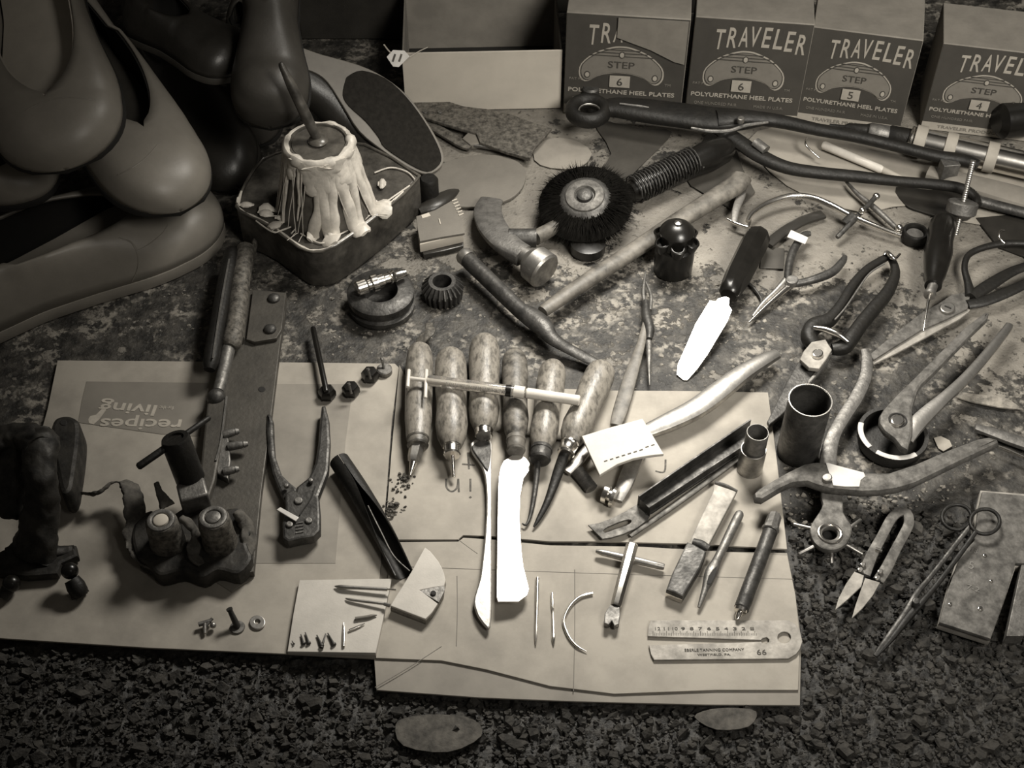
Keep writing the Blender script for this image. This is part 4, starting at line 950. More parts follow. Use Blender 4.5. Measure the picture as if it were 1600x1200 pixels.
# slip-joint pliers over a black cup
t = thing('black_cup', 'shallow black cup with broken white rim under the adjustable pliers', 'cup', 1388, 690)
upright('cup_body', 1390, 694, 0, [(0, .026), (.002, .029), (.012, .0315), (.016, .031), (.016, .0275), (.012, .0265), (.003, .024), (.003, 0)], M['rubber'], t)
cc_ = W(1390, 694, 0)+Vector((0, 0, .0165))
for a0, a1 in ((2.75, 3.75), (4.0, 5.25)):
    link('white_rim', sweep3([(cc_+Vector((math.cos(a)*.0290, math.sin(a)*.0290, 0)), .0024, .0008) for a in np.linspace(a0, a1, 10)], 8, up=Vector((0, 0, 1))), M['white'], t)
t = thing('adjustable_pliers', 'long-handled grey adjustable pliers resting on the black cup', 'pliers', 1405, 655, .017)
sweep('handle', [(1577, 508, .016, 6, 5), (1572, 516, .016, 7, 6), (1545, 550, .018, 8, 6), (1510, 590, .020, 9, 6), (1478, 620, .022, 10, 6), (1450, 645, .022, 13, 6), (1428, 668, .022, 14, 6), (1418, 690, .020, 9, 5)], M['steel'], t, e=2.6)
plate('front_handle', [(1540, 486), (1546, 488), (1544, 497), (1520, 520), (1490, 551), (1462, 580), (1441, 600), (1434, 612), (1426, 640), (1427, 655), (1426, 680), (1419, 703), (1408, 697), (1398, 684), (1382, 672), (1374, 660), (1375, 648), (1381, 638), (1402, 615), (1430, 588), (1470, 548), (1510, 508)], .0305, .009, M['flatdull'], t, bev=.003)
disc('pivot', 1403, 656, .0335, 11, .005, M['bright'], t)
link('pivot_ring', sweep3([(W(1403, 656, .031)+Vector((math.cos(a)*.0075, math.sin(a)*.0075, 0)), .0008, .0008) for a in [k*math.pi/12 for k in range(24)]], 8, closed=True), M['lining'], t)
# farrier style nippers with looped black handles
t = thing('loop_handle_nippers', 'black loop-handled nippers tied at the handle tips with wire', 'nippers', 1300, 500)
sweep('handle', [(1388, 401, .013, 5), (1375, 408, .013, 6), (1352, 424, .013, 7), (1330, 450, .014, 8), (1314, 478, .015, 9), (1296, 500, .015, 11), (1272, 510, .015, 13), (1264, 526, .014, 13), (1272, 540, .013, 10)], M['black'], t, e=2.6)
sweep('handle', [(1390, 401, .012, 5), (1397, 414, .012, 6), (1398, 432, .012, 8), (1386, 458, .013, 10), (1366, 482, .014, 11), (1346, 506, .015, 11), (1332, 526, .015, 12), (1318, 542, .014, 12), (1300, 546, .013, 9)], M['black'], t, e=2.6)
sweep('highlight_strip', [(1382, 412, .019, 1.5), (1358, 428, .020, 1.5), (1338, 456, .021, 1.5), (1320, 482, .023, 1.5), (1304, 500, .023, 1.5)], M['dull'], t, n=6)  # grey strip modelled on the black handle to stand in for its highlight
sweep('cross_lug', [(1272, 512, .024, 4), (1290, 515, .026, 5), (1310, 523, .026, 5), (1325, 534, .023, 3)], M['bright'], t)
plate('joint_plate', [(1268, 534), (1290, 530), (1296, 540), (1300, 546), (1292, 560), (1280, 576), (1264, 574), (1250, 561), (1256, 548)], .020, .005, M['flat'], t, bev=.0008)
disc('rivet', 1278, 551, .0235, 9, .004, M['bright'], t)
plate('jaw_blade', [(1247, 565), (1262, 572), (1276, 577), (1264, 600), (1240, 630), (1220, 650), (1202, 664), (1199, 658), (1215, 625), (1232, 592)], .011, .005, M['dark'], t, bev=.001)
plate('lower_jaw', [(1290, 560), (1302, 548), (1294, 565), (1278, 585), (1262, 602), (1262, 595)], .013, .005, M['dull'], t, bev=.001)
sweep('wire_tie', [(1381, 398, .018, 2), (1386, 394, .020, 3), (1392, 400, .021, 4), (1398, 404, .020, 3), (1406, 397, .018, 2)], M['bright'], t)
# awl screwdriver
t = thing('black_scratch_awl', 'black-handled scratch awl with a thin needle point across the shears', 'awl', 1464, 420)
lathe('handle', (1474, 342, .020), (1458, 447, .022), [(0, 0), (0, 10), (.03, 16), (.08, 20), (.2, 21.5), (.35, 20), (.5, 22), (.65, 20), (.85, 16), (.93, 13), (1, 13)], M['blackplastic'], t, 24)
lathe('ferrule', (1458, 445, .022), (1452, 462, .022), [(0, 8), (.75, 7.5), (.8, 9.5), (1, 9)], M['steel'], t, 18)
rod('needle', (1452, 461, .022), (1443, 517, .014), 3, M['bright'], t, r2=.8)
# shears
t = thing('fabric_shears', 'large old shears with black loop handles at the right edge', 'scissors', 1480, 480)
plate('blade', [(1517, 455), (1487, 460), (1465, 475), (1442, 487), (1400, 519), (1360, 553), (1365, 562), (1400, 540), (1440, 515), (1480, 498), (1512, 482)], .0085, .003, M['flatdull'], t, bev=.0006)
plate('blade', [(1365, 569), (1400, 552), (1450, 525), (1500, 498), (1515, 486), (1518, 470), (1500, 478), (1470, 495), (1420, 525), (1362, 560)], .0055, .0025, M['flat'], t, bev=.0006)
disc('pivot_screw', 1481, 480, .0115, 12, .004, M['steel'], t)
rod('screw_slot', (1476, 478, .0117), (1486, 482, .0117), 1.4, M['lining'], t)
sweep('handle_loop', [(1517, 462, .010, 9, 6), (1512, 440, .011, 6, 5), (1507, 418, .012, 5, 5), (1514, 398, .012, 5, 5), (1540, 386, .013, 5.5, 5), (1575, 380, .013, 6, 5), (1610, 382, .013, 6, 5), (1630, 395, .013, 6, 5), (1612, 412, .013, 7, 5), (1580, 425, .012, 9, 5), (1545, 446, .011, 11, 6), (1518, 464, .010, 10, 6)], M['black'], t)
sweep('handle', [(1512, 476, .008, 9, 5), (1540, 470, .010, 10, 5), (1575, 456, .012, 10, 5), (1610, 440, .013, 8, 5), (1650, 420, .013, 8, 5)], M['black'], t)
sweep('hook', [(1569, 380, .015, 2.2), (1562, 372, .018, 2.2), (1563, 362, .02, 2.2), (1569, 360, .02, 2)], M['bright'], t)
# bit of another tool at right edge
t = thing('broad_chisel', 'steel chisel end poking in from the right edge above the punch pliers handle', 'chisel', 1580, 685)
sweep('blade', [(1524, 668, .006, 6, 4), (1550, 676, .006, 9, 4), (1590, 690, .007, 11, 5), (1660, 712, .008, 12, 6)], M['dull'], t, e=4)
sweep('edge', [(1560, 697, .010, 2), (1578, 704, .010, 3), (1600, 714, .010, 3)], M['bright'], t)
plate('leather_offcut', [(1459, 684), (1470, 681), (1484, 688), (1488, 697), (1474, 705), (1466, 700)], .001, .001, M['boxpale'], bev=.0002, label='tiny pale heart-shaped offcut beside the black cup', cat='leather scrap')
plate('wood_splinter', [(1500, 612), (1530, 616), (1575, 622), (1600, 640), (1560, 636), (1520, 628), (1494, 620)], .003, .002, M['flake'], bev=.0005, label='pale flake of wood at the right edge below the adjustable pliers', cat='wood scrap')
# ================================================================ upper right
# palette knife
t = thing('palette_knife', 'black-handled knife with a gleaming rounded blade', 'knife', 1130, 470)
Pk = W(1110, 525, .012); Nk = ((CAM-Pk).normalized()+(LAMP-Pk).normalized()).normalized()
plate('blade', [(1109, 469), (1118, 471), (1122, 466), (1134, 463), (1140, 466), (1139, 477), (1144, 484), (1137, 502), (1120, 530), (1107, 552), (1090, 576), (1074, 594), (1068, 594), (1057, 585), (1059, 568), (1067, 551), (1077, 528), (1087, 505)], 0, .0014, M['blade'], t, N=Nk, O=Pk, bev=.0003)
lathe('handle', (1188, 362, .020), (1138, 462, .018), [(0, 8), (.02, 15), (.07, 20), (.2, 22), (.7, 21), (.85, 19), (.97, 17), (1, 13)], M['blackplastic'], t, 8)
# revolving head (six short tubes)
t = thing('multi_barrel_cutter', 'glossy black cylinder cutter with ring of six short barrels standing upright', 'cutter', 1051, 422)
k_ = S(1051, 422)
cb = W(1051, 421)
upright('body', 1051, 421, 0, [(0, 27*k_), (.001, 30*k_), (.034, 31*k_), (.036, 27*k_), (.044, 25*k_), (.052, 27*k_), (.055, 24*k_), (.060, 14*k_), (.062, 0)], M['blackplastic'], t)
for j in range(6):
    a = math.radians(30+60*j); c_ = cb+Vector((math.cos(a)*21*k_, math.sin(a)*21*k_, .033))
    link('barrel', lathe3(c_, c_+Vector((math.cos(a)*.0035, math.sin(a)*.0035, .012)), [(0, 11*k_), (.96, 12*k_), (1, 11*k_), (1, 9*k_), (.6, 9*k_), (.6, 0)], 20), M['blackplastic'], t)
link('cap_screw', lathe3(cb+Vector((0, 0, .0605)), cb+Vector((0, 0, .064)), [(0, 6*k_), (.7, 6*k_), (1, 2*k_)], 14), M['bright'], t)
# bristle wheel
t = thing('bristle_wheel', 'round black bristle wheel brush with a metal eyelet hub', 'brush wheel', 915, 320)
Nw = Vector((-.10, -.22, .97)).normalized(); Ow = W(914, 309, .036); kw = S(914, 309, .036)
Xw = (Vector((1, 0, 0))-Nw*Nw.x).normalized(); Yw = Nw.cross(Xw)
link('core_disc', lathe3(Ow-Nw*.016, Ow-Nw*.004, [(0, 64*kw), (.5, 74*kw), (1, 62*kw)], 40), M['bristle'], t)
bm = bmesh.new(); rnd = random.Random(9)
for k in range(3800):
    a = rnd.uniform(0, 2*math.pi); zo = rnd.uniform(-.017, .000)
    r0 = rnd.uniform(30, 58)*kw; r1 = rnd.uniform(70, 84)*kw
    if rnd.random() < .5 and zo > -.006: r0 = rnd.uniform(34, 40)*kw; r1 = rnd.uniform(56, 80)*kw
    d_ = Xw*math.cos(a)+Yw*math.sin(a); e_ = Nw.cross(d_); a2_ = rnd.gauss(0, .06)
    p0 = Ow+d_*r0+Nw*(zo+.001); p1 = Ow+(d_+e_*a2_).normalized()*r1+Nw*(zo-.006*rnd.random()); w0 = e_*.0006
    v = [bm.verts.new(p) for p in (p0-w0, p0+w0, p0+Nw*.0008, p1)]
    bm.faces.new((v[0], v[1], v[3])); bm.faces.new((v[1], v[2], v[3])); bm.faces.new((v[2], v[0], v[3])); bm.faces.new((v[0], v[2], v[1]))
link('bristles', bm2me(bm), M['bristle'], t, smooth=False, kind='stuff')
link('hub_plate', lathe3(Ow-Nw*.006, Ow+Nw*.003, [(0, 42*kw), (.6, 41*kw), (.8, 38*kw), (1, 34*kw), (1, 0)], 40), M['dark'], t)
link('hub_ring', lathe3(Ow+Nw*.002, Ow+Nw*.006, [(0, 32*kw), (.7, 30*kw), (1, 26*kw), (1, 17*kw), (.2, 14*kw), (.2, 0)], 40), M['flatdull'], t)
link('hub_bolt', lathe3(Ow+Nw*.002, Ow+Nw*.0075, [(0, 13*kw), (.8, 12*kw), (1, 9*kw), (1, 0)], 24), M['dark'], t)
t = thing('brush_arbor', 'black cylindrical foot showing below the bristle wheel', 'stub', 918, 395)
upright('stub', 918, 392, 0, [(0, .009), (.002, .018), (.012, .018), (.014, .009), (.014, 0)], M['blackplastic'], t)
t = thing('coil_grip_handle', 'black grip with a wire coil running up from the bristle wheel', 'handle', 1050, 265)
lathe('grip', (985, 300, .018), (1142, 228, .022), [(0, 14), (.05, 20), (.35, 22), (.6, 22), (.75, 25), (.92, 22), (.99, 14), (1, 8)], M['blackplastic'], t, 24)
A_ = Vector(W(990, 297, .020)); B_ = Vector(W(1085, 250, .024)); ax = (B_-A_); u = Vector((0, 0, 1)); s_ = ax.normalized().cross(u).normalized(); u = s_.cross(ax.normalized()); R_ = S(1040, 275, .02)*23
link('coil', sweep3([(A_+ax*(i/240)+s_*(R_*math.cos(i*.55))+u*(R_*math.sin(i*.55)), .0009, .0009) for i in range(241)], 6), M['dark'], t)
# cobbler hammer head
t = thing('cobbler_hammer', 'cobbler hammer head with polished round face and curved tongue', 'hammer', 820, 400)
sweep('curved_tongue', [(768, 312, .012, 18, 4), (762, 330, .016, 22, 5), (768, 352, .021, 23, 6), (784, 374, .024, 22, 8), (800, 388, .024, 20, 11), (818, 400, .024, 18, 14)], M['dull'], t, e=3.4, n=18)
lathe('face', (815, 396, .024), (853, 425, .021), [(0, 14), (.25, 16), (.35, 22), (.5, 29), (.93, 30), (1, 27)], M['steel'], t, 32)
lathe('eye_socket', (795, 372, .020), (838, 372, .020), [(0, 15), (1, 15)], M['dark'], t, 16)
lathe('handle', (836, 372, .020), (872, 352, .017), [(0, 12), (1, 11)], M['wood3'], t, 18)
# tack hammer
t = thing('tack_hammer', 'slim tack hammer with a long worn wooden handle', 'hammer', 900, 470)
sweep('handle', [(1158, 278, .020, 17, 12), (1148, 290, .020, 17, 12), (1100, 320, .019, 16, 11), (1040, 358, .018, 15, 10), (980, 398, .018, 14, 10), (920, 437, .018, 13, 10), (880, 464, .018, 12, 9), (848, 487, .018, 10, 9)], M['wood3'], t, e=2.2)
sweep('head', [(728, 402, .020, 11), (733, 408, .020, 13), (760, 434, .019, 13), (790, 463, .019, 13), (812, 484, .018, 13), (828, 494, .018, 17, 13), (848, 510, .018, 17, 13), (862, 528, .016, 12, 9), (885, 543, .012, 10, 6), (910, 556, .009, 10, 4), (934, 569, .007, 9, 2)], M['dark'], t, sub=4)
lathe('round_face', (731, 405, .0205), (722, 397, .021), [(0, 13.5), (.7, 14), (1, 12)], M['steel'], t, 20)
# small pliers with white label
t = thing('small_long_nose_pliers', 'small long-nose pliers with bright jaws and thin curved handles', 'pliers', 1232, 440)
sweep('handle', [(1266, 365, .012, 4), (1256, 368, .012, 6), (1243, 385, .012, 6.5), (1235, 405, .012, 6.5), (1231, 430, .011, 6), (1232, 442, .010, 6)], M['dark'], t)
sweep('handle', [(1320, 401, .012, 4), (1316, 409, .012, 6), (1302, 424, .012, 7), (1280, 434, .012, 7), (1255, 441, .011, 6), (1232, 444, .010, 7)], M['dark'], t)
disc('joint', 1238, 436, .016, 10, .007, M['dull'], t)
sweep('jaw', [(1238, 443, .009, 6), (1220, 458, .008, 5), (1195, 480, .006, 3.5), (1170, 504, .004, 1.5)], M['bright'], t)
sweep('jaw', [(1228, 438, .009, 6), (1212, 455, .008, 4.5), (1192, 474, .006, 3.5), (1176, 494, .004, 1.5)], M['steel'], t)
plate('white_label', [(1236, 359), (1263, 371), (1258, 381), (1230, 370)], .020, .001, M['white'], None, bev=.0002, label='white paper label lying on the small pliers handle', cat='label')
t = sweep('leather_strap', [(1286, 335, .004, 9, 3), (1255, 345, .005, 9, 3), (1225, 362, .005, 9, 3), (1200, 382, .005, 9, 3)], M['darkleather'], None, e=4)
tag(t, 'dark leather strap running behind the palette knife handle', 'strap')
plate('dark_leather_square', [(1190, 384), (1226, 388), (1224, 420), (1188, 418)], .0015, .0015, M['greyleather'], bev=.0003, label='small dark leather square behind the knife handle', cat='leather scrap')
sweep('bent_wire', [(1170, 442, .003, 2.2), (1182, 455, .003, 2.2), (1190, 470, .003, 2.2), (1184, 482, .003, 2.2)], M['dark'], None, label='small bent black wire beside the knife blade', cat='wire')
# chrome bow (fret-saw like divider)
t = thing('bow_divider', 'chrome bow divider with cross screw and black end ring', 'divider', 1290, 330)
sweep('bow', [(1168, 346, .012, 3.5), (1176, 333, .013, 4), (1200, 317, .014, 4.5), (1237, 306, .015, 5), (1270, 309, .015, 5), (1300, 321, .015, 5), (1332, 338, .014, 5), (1370, 354, .013, 4.5), (1408, 368, .011, 4)], M['bright'], t)
sweep('upright_arm', [(1162, 286, .014, 5, 3), (1158, 305, .013, 7, 3), (1150, 328, .012, 6, 3), (1147, 348, .010, 5, 3)], M['steel'], t, e=4)
sweep('clamp_frame', [(1136, 342, .010, 2.5), (1150, 349, .010, 3), (1168, 354, .010, 3), (1172, 344, .010, 2.5)], M['bright'], t)
sweep('thin_leg', [(1319, 280, .010, 2), (1340, 303, .011, 3.5), (1370, 328, .012, 5), (1400, 356, .011, 4)], M['dull'], t)
rod('cross_screw', (1369, 307, .020), (1308, 371, .010), 4, M['dark'], t)
ball('screw_knob', 1369, 307, .020, 6, M['bright'], t); ball('screw_knob', 1347, 329, .022, 6, M['bright'], t)
rod('knurled_nut', (1336, 336, .017), (1322, 350, .009), 9, M['dark'], t)
ball('clasp', 1405, 356, .016, 6, M['bright'], t)
cR = W(1427, 374, 0); rR = S(1427, 374)*20
link('end_ring', lathe3(cR, cR+Vector((0, 0, .012)), tube(.012, rR, .003) and [(0, rR*.95), (.1, rR), (.9, rR), (1, rR*.93), (1, rR*.78), (.1, rR*.72), (0, rR*.72)], 30), M['black'], t)
link('ring_insert', lathe3(cR, cR+Vector((0, 0, .0075)), [(0, rR*.68), (1, rR*.66), (1, 0)], 24), M['dull'], t)
sweep('wire', [(1260, 215, .020, 1.5), (1260, 228, .018, 2), (1280, 247, .010, 2)], M['bright'], None, label='thin bright wire end between the two black pincer arms', cat='wire')
# thumb wheel screw
t = thing('thumb_screw', 'grey knurled thumb wheel on a threaded screw under the black pincer tip', 'screw', 1500, 335)
cT = W(1500, 352, .0); kT = S(1500, 345)
pT = W(1503, 325, .030)
dT = Vector((.10, .42, .9)).normalized()
link('screw', lathe3(pT-dT*.028, pT+dT*.05, [(i/70, (3.6 if i % 2 else 4.2)*kT) for i in range(71)], 12), M['steel'], t)
link('knurled_wheel', lathe3(pT-dT*.006, pT+dT*.007, [(0, 21*kT), (.1, 23*kT), (.9, 23*kT), (1, 21*kT)], 20), M['dull'], t)
link('boss', lathe3(pT-dT*.008, pT-dT*.005, [(0, 15*kT), (1, 17*kT)], 24), M['dull'], t)
quadbox('clamp_block', W(1468, 285, .012), Vector((.018, .002, 0)), Vector((-.002, .012, 0)), Vector((0, 0, .022)), M['dull'], t)
# chrome torch
t = thing('chrome_torch', 'chrome pencil torch with three pale bands lying below the cartons', 'torch', 1500, 235)
zt = .021
ax_ = lambda q: (1432+170*q, 219+38*q, zt)
lathe('barrel', (1432, 219, zt), (1680, 276, zt), [(0, 16), (.005, 21), (.99, 21), (1, 18)], M['bright'], t, 28)
for x in (1437, 1484, 1548):
    y = 219+(x-1432)*.229
    lathe('pale_band', (x-9, y-2, zt), (x+9, y+2, zt), [(0, 21), (.05, 24), (.95, 24), (1, 21)], M['boxpale'], t, 28)
lathe('neck', (1352, 203, zt), (1430, 218, zt), [(0, 9), (.1, 13), (.45, 13), (.5, 15), (.9, 15), (.92, 19), (1, 19)], M['black'], t, 24)
lathe('neck_ring', (1421, 216.5, zt), (1427, 218, zt), [(0, 19), (.5, 20.5), (1, 19)], M['bright'], t, 24)
lathe('bright_sleeve', (1357, 205, zt), (1391, 211, zt), [(0, 12), (.1, 14), (.9, 14), (1, 12)], M['dull'], t, 20)
lathe('tip', (1296, 196, zt), (1354, 204, zt), [(0, 3), (.4, 4), (.5, 8), (1, 10)], M['black'], t, 16)
t = thing('white_marker', 'slim white marker pen lying between the black pincer arms', 'marker', 1370, 255)
lathe('barrel', (1285, 226, .009), (1380, 266, .007), [(0, 5), (.03, 7), (.95, 6.5), (1, 5)], M['plasticwhite'], t, 18)
lathe('cap', (1378, 265, .007), (1420, 284, .006), [(0, 5.5), (.9, 4), (1, 2)], M['boxpale'], t, 16)
sweep('paper_roll', [(1450, 270, .010, 14, 10), (1520, 290, .012, 20, 12), (1600, 312, .012, 24, 12), (1680, 335, .012, 24, 12)], M['carton'], None, e=2.5, label='pale rolled cloth lying under the chrome torch at the right edge', cat='cloth roll')
sweep('thick_bar', [(1525, 312, .014, 9, 8), (1560, 322, .012, 9, 8), (1680, 352, .010, 9, 8)], M['dark'], None, label='dark bar running off the right edge behind the thumb wheel', cat='bar')
t = lathe('black_grip_tool', (1556, 190, .03), (1640, 178, .03), [(0, 18), (.1, 28), (.5, 30), (.9, 28), (1, 20)], M['blackplastic'], None, 24)
tag(t, 'black rounded tool end at the right edge in front of the carton marked 4', 'tool end')
plate('grey_leather_offcut', [(1400, 292), (1450, 296), (1530, 300), (1526, 330), (1500, 345), (1440, 330), (1414, 318)], .003, .002, M['darkleather'], bev=.0003, sm=3, label='dark leather offcut beneath the thumb wheel', cat='leather scrap')
plate('dark_corner_mat', [(1525, 340), (1580, 335), (1680, 350), (1680, 480), (1600, 400), (1560, 385)], .0022, .002, M['darkleather'], bev=.0003, label='dark mat corner at the right edge behind the shears', cat='mat')
# lasting pincers, top
t = thing('lasting_pincers', 'huge black long-armed pincers with an eye ring lying across the top', 'pincers', 1150, 190)
zq = .032
link('eye_ring', sweep3([(W(919, 173, zq)+Vector((math.cos(a)*.0185, math.sin(a)*.0185, 0)), .0075, .009) for a in [k*math.pi/16 for k in range(32)]], 12, closed=True), M['black'], t)
upright('eye_bolt', 921, 178, 0, [(0, .010), (.036, .010), (.038, .008), (.038, 0)], M['dark'], t)
link('bolt_shine', sweep3([(W(921, 173, .037)+Vector((math.cos(a)*.0118, math.sin(a)*.0118, 0)), .0009, .0012) for a in [k*math.pi/16 for k in range(32)]], 8, closed=True), M['steel'], t)
body = [(938, 160), (955, 148), (975, 146), (1010, 150), (1055, 155), (1100, 158), (1130, 160), (1160, 164), (1180, 172), (1200, 182), (1180, 196), (1167, 201), (1152, 209), (1130, 212), (1100, 209), (1055, 204), (1010, 198), (985, 192), (967, 187), (950, 186), (938, 186)]
sweep('jaw_body', [(938, 172, zq, 14, 9), (960, 168, zq+.001, 19, 11), (1000, 172, zq+.001, 24, 12), (1055, 179, zq+.001, 26, 12), (1110, 186, zq+.001, 26, 12), (1150, 187, zq+.001, 22, 12), (1185, 186, zq+.001, 14, 10), (1200, 187, zq+.001, 9, 8)], M['black'], t, n=20, e=2.5)
sweep('upper_arm', [(1120, 185, zq+.006, 18, 10), (1170, 184, zq+.006, 14, 10), (1220, 190, zq+.004, 12, 10), (1280, 203, zq+.004, 11, 9), (1340, 214, zq+.004, 10, 9), (1400, 228, zq+.002, 10, 9), (1460, 243, zq, 10, 9), (1505, 250, zq, 11, 9), (1528, 258, zq, 9, 8)], M['black'], t, n=14)
sweep('lower_arm', [(1120, 198, zq-.004, 14, 9), (1155, 222, zq-.006, 14, 9), (1190, 245, zq-.008, 14, 9), (1230, 262, zq-.008, 12, 9), (1280, 270, zq-.008, 11, 9), (1340, 276, zq-.008, 10, 9), (1400, 283, zq-.006, 9, 8), (1460, 288, zq-.002, 9, 8), (1500, 294, zq, 9, 8), (1522, 306, zq, 8, 7), (1528, 320, zq, 6, 6)], M['black'], t, n=14)
sweep('joint_ridge', [(1080, 200, zq+.006, 2), (1110, 205, zq+.006, 3), (1140, 204, zq+.006, 3), (1165, 196, zq+.008, 3), (1200, 191, zq+.008, 2)], M['dull'], t, n=8)
sweep('engraved_ridge', [(968, 162, zq+.010, 1.5), (1000, 166, zq+.010, 2), (1014, 168, zq+.010, 1)], M['dull'], t, n=8)
disc('rivet', 1158, 184, zq+.018, 6, .006, M['steel'], t, n=18)
sweep('adjusting_link', [(1180, 222, zq+.002, 9, 7), (1197, 235, zq, 9, 7)], M['dull'], t)
# scraper, sole, matchbook
t = thing('rusty_scraper', 'rusty two-armed scraper blade lying in front of the pale tray', 'scraper', 740, 200)
plate('blade', [(634, 145), (640, 143), (655, 145), (690, 155), (725, 166), (760, 170), (800, 179), (835, 192), (862, 200), (850, 215), (836, 230), (828, 247), (790, 237), (750, 222), (744, 208), (700, 195), (652, 180), (640, 160)], .012, .004, M['rust'], t, bev=.0006)
sweep('second_arm', [(660, 190, .005, 8, 3), (690, 206, .005, 9, 3), (722, 225, .005, 9, 3), (735, 232, .005, 5, 3)], M['rust'], t, e=4)
plate('fold_block', [(722, 216), (732, 206), (750, 210), (752, 224), (735, 226)], .009, .007, M['soleleather'], t, bev=.001)
sweep('edge_strip', [(735, 226, .006, 3), (780, 234, .007, 3), (826, 249, .008, 3)], M['dull'], t, e=3)
for x, y in ((667, 154), (687, 174), (664, 174)): disc('rivet', x, y, .0135, 4, .002, M['dull'], t, n=14)
plate('leather_sole_blank', [(668, 276), (690, 256), (724, 245), (760, 241), (795, 246), (816, 258), (822, 274), (815, 294), (797, 310), (765, 320), (728, 323), (700, 318), (678, 300)], .004, .003, M['soledisc'], sm=3, bev=.0006, label='smooth oval tan leather blank right of the glue pot', cat='leather blank')
t = thing('tattered_booklet', 'small tattered booklet with ragged bound edges right of the glue pot', 'booklet', 690, 355)
plate('cover', [(650, 338), (680, 328), (708, 312), (716, 322), (724, 350), (726, 364), (690, 370), (656, 377), (652, 355)], .020, .003, M['soledisc'], t, bev=.0005)
plate('page_block', [(651, 342), (680, 334), (712, 322), (722, 350), (724, 366), (690, 374), (656, 382), (653, 362)], .017, .011, M['card'], t, bev=.0006)
plate('back_cover', [(652, 352), (682, 342), (714, 332), (724, 366), (724, 384), (692, 392), (662, 398), (655, 385)], .006, .006, M['darkleather'], t, bev=.001)
for k in range(6): sweep('ragged_thread', [(706+k*2.2, 314+k*4.5, .0205, 1), (714+k*2, 311+k*4.5, .0205, 1)], M['card'], t, n=6, sub=1)
plate('label', [(658, 336), (670, 332), (673, 337), (660, 341)], .0206, .0006, M['card'], t, bev=.0001)
rod('mark', (686, 342, .0205), (688, 350, .0205), 1, M['card'], t)
t = thing('stub_cylinder', 'short dark cylinder standing between glue pot and booklet', 'cylinder', 672, 312)
upright('body', 672, 316, 0, [(0, .010), (.030, .010), (.033, .008), (.033, 0)], M['black'], t)
sweep('dark_leather_wedge', [(655, 330, .006, 8, 6), (680, 318, .008, 16, 8), (705, 302, .006, 10, 5), (716, 298, .004, 3, 3)], M['darkleather'], None, label='dark leather wedge lying behind the tattered booklet', cat='leather scrap')
# pulley wheel + spark plug, gear
t = thing('grooved_pulley', 'heavy grooved steel pulley lying flat on the bench', 'pulley', 597, 475)
k_ = S(597, 478)
upright('wheel', 597, 480, 0, [(0, 44*k_), (.001, 51*k_), (.007, 52*k_), (.009, 47*k_), (.011, 46*k_), (.013, 51*k_), (.021, 52*k_), (.023, 48*k_), (.0235, 27*k_), (.019, 25*k_), (.006, 24*k_), (.006, 0)], M['dark'], t, 56)
t = thing('chrome_bushing', 'small ribbed chrome bushing lying on top of the pulley', 'bushing', 595, 445, .024)
lathe('barrel', (556, 452, .031), (634, 426, .031), [(0, 9), (.03, 12), (.2, 12), (.24, 9), (.30, 9), (.32, 14), (.42, 14), (.44, 11), (.55, 11), (.57, 9), (.66, 9), (.68, 11), (.72, 9), (.76, 11), (.80, 9), (.9, 8), (1, 6)], M['bright'], t, 22)
def gear(px, py, label):
    t = thing('toothed_gear', label, 'gear', px, py); c0 = W(px, py); k = S(px, py); n = 22
    bm = bmesh.new(); rings = []
    for z_, ro, ri in ((0, 31, 26), (.012, 33, 28), (.016, 28, 24)):
        ring = []
        for j in range(n*4):
            a = j*2*math.pi/(n*4); r = (ro if j % 4 < 2 else ri)*k; ring.append(bm.verts.new(c0+Vector((r*math.cos(a), r*math.sin(a), z_))))
        rings.append(ring)
    for z_, r in ((.020, 21), (.020, 15), (.004, 14)):
        rings.append([bm.verts.new(c0+Vector((r*k*math.cos(j*2*math.pi/(n*4)), r*k*math.sin(j*2*math.pi/(n*4)), z_))) for j in range(n*4)])
    for A, B in zip(rings, rings[1:]):
        for j in range(n*4): bm.faces.new((A[j], A[(j+1) % (n*4)], B[(j+1) % (n*4)], B[j]))
    bm.faces.new(rings[0][::-1]); bm.faces.new(rings[-1])
    link('gear_body', bm2me(bm), M['dark'], t)
    upright('bore', px, py, .0, [(0, 13.5*k), (.0045, 13.5*k), (.0045, 0)], M['lining'], t)
gear(692, 462, 'small dark toothed gear wheel beside the pulley')
# pinned caps and rod
def cap(px, py, label, pin):
    t = thing('screw_stud', label, 'cap', px, py, .0034, 'black pinned caps')
    k = S(px, py)
    upright('stud_body', px, py, .0034, [(0, 11*k), (.002, 14*k), (.008, 14*k), (.011, 11*k), (.0115, 0)], M['blackplastic'], t, 6)
    if pin: 
        A_ = W(px, py, .0145); link('pin', lathe3(A_, A_+Vector((-.002, .004, .010)), [(0, .0012), (.8, .0012), (.85, .0018), (1, .0014)], 10), M['dull'], t)
cap(549, 615, 'black pinned cap in the middle, between the rod cap and the pair', True)
cap(579, 592, 'black pinned cap right of the middle one, touching the grey button', True)
cap(512, 620, 'black cap beneath the thin black rod, leftmost of three', False)
k = S(601, 578)
t = thing('screw_stud', 'small grey curved button with a pin at the top right corner of the pale bag', 'cap', 601, 580, .0034)
upright('stud_body', 601, 582, .0034, [(0, 12*k), (.005, 12*k), (.006, 10*k), (.006, 0)], M['dull'], t)
A_ = W(600, 576, .009); link('pin', lathe3(A_, A_+Vector((-.002, .005, .010)), [(0, .0012), (.8, .0012), (.85, .0018), (1, .0014)], 10), M['steel'], t)
rod('thin_black_rod', (489, 512, .012), (510, 612, .0155), 4.5, M['blackplastic'], None, label='thin black rod leaning on the leftmost pinned cap', cat='rod')

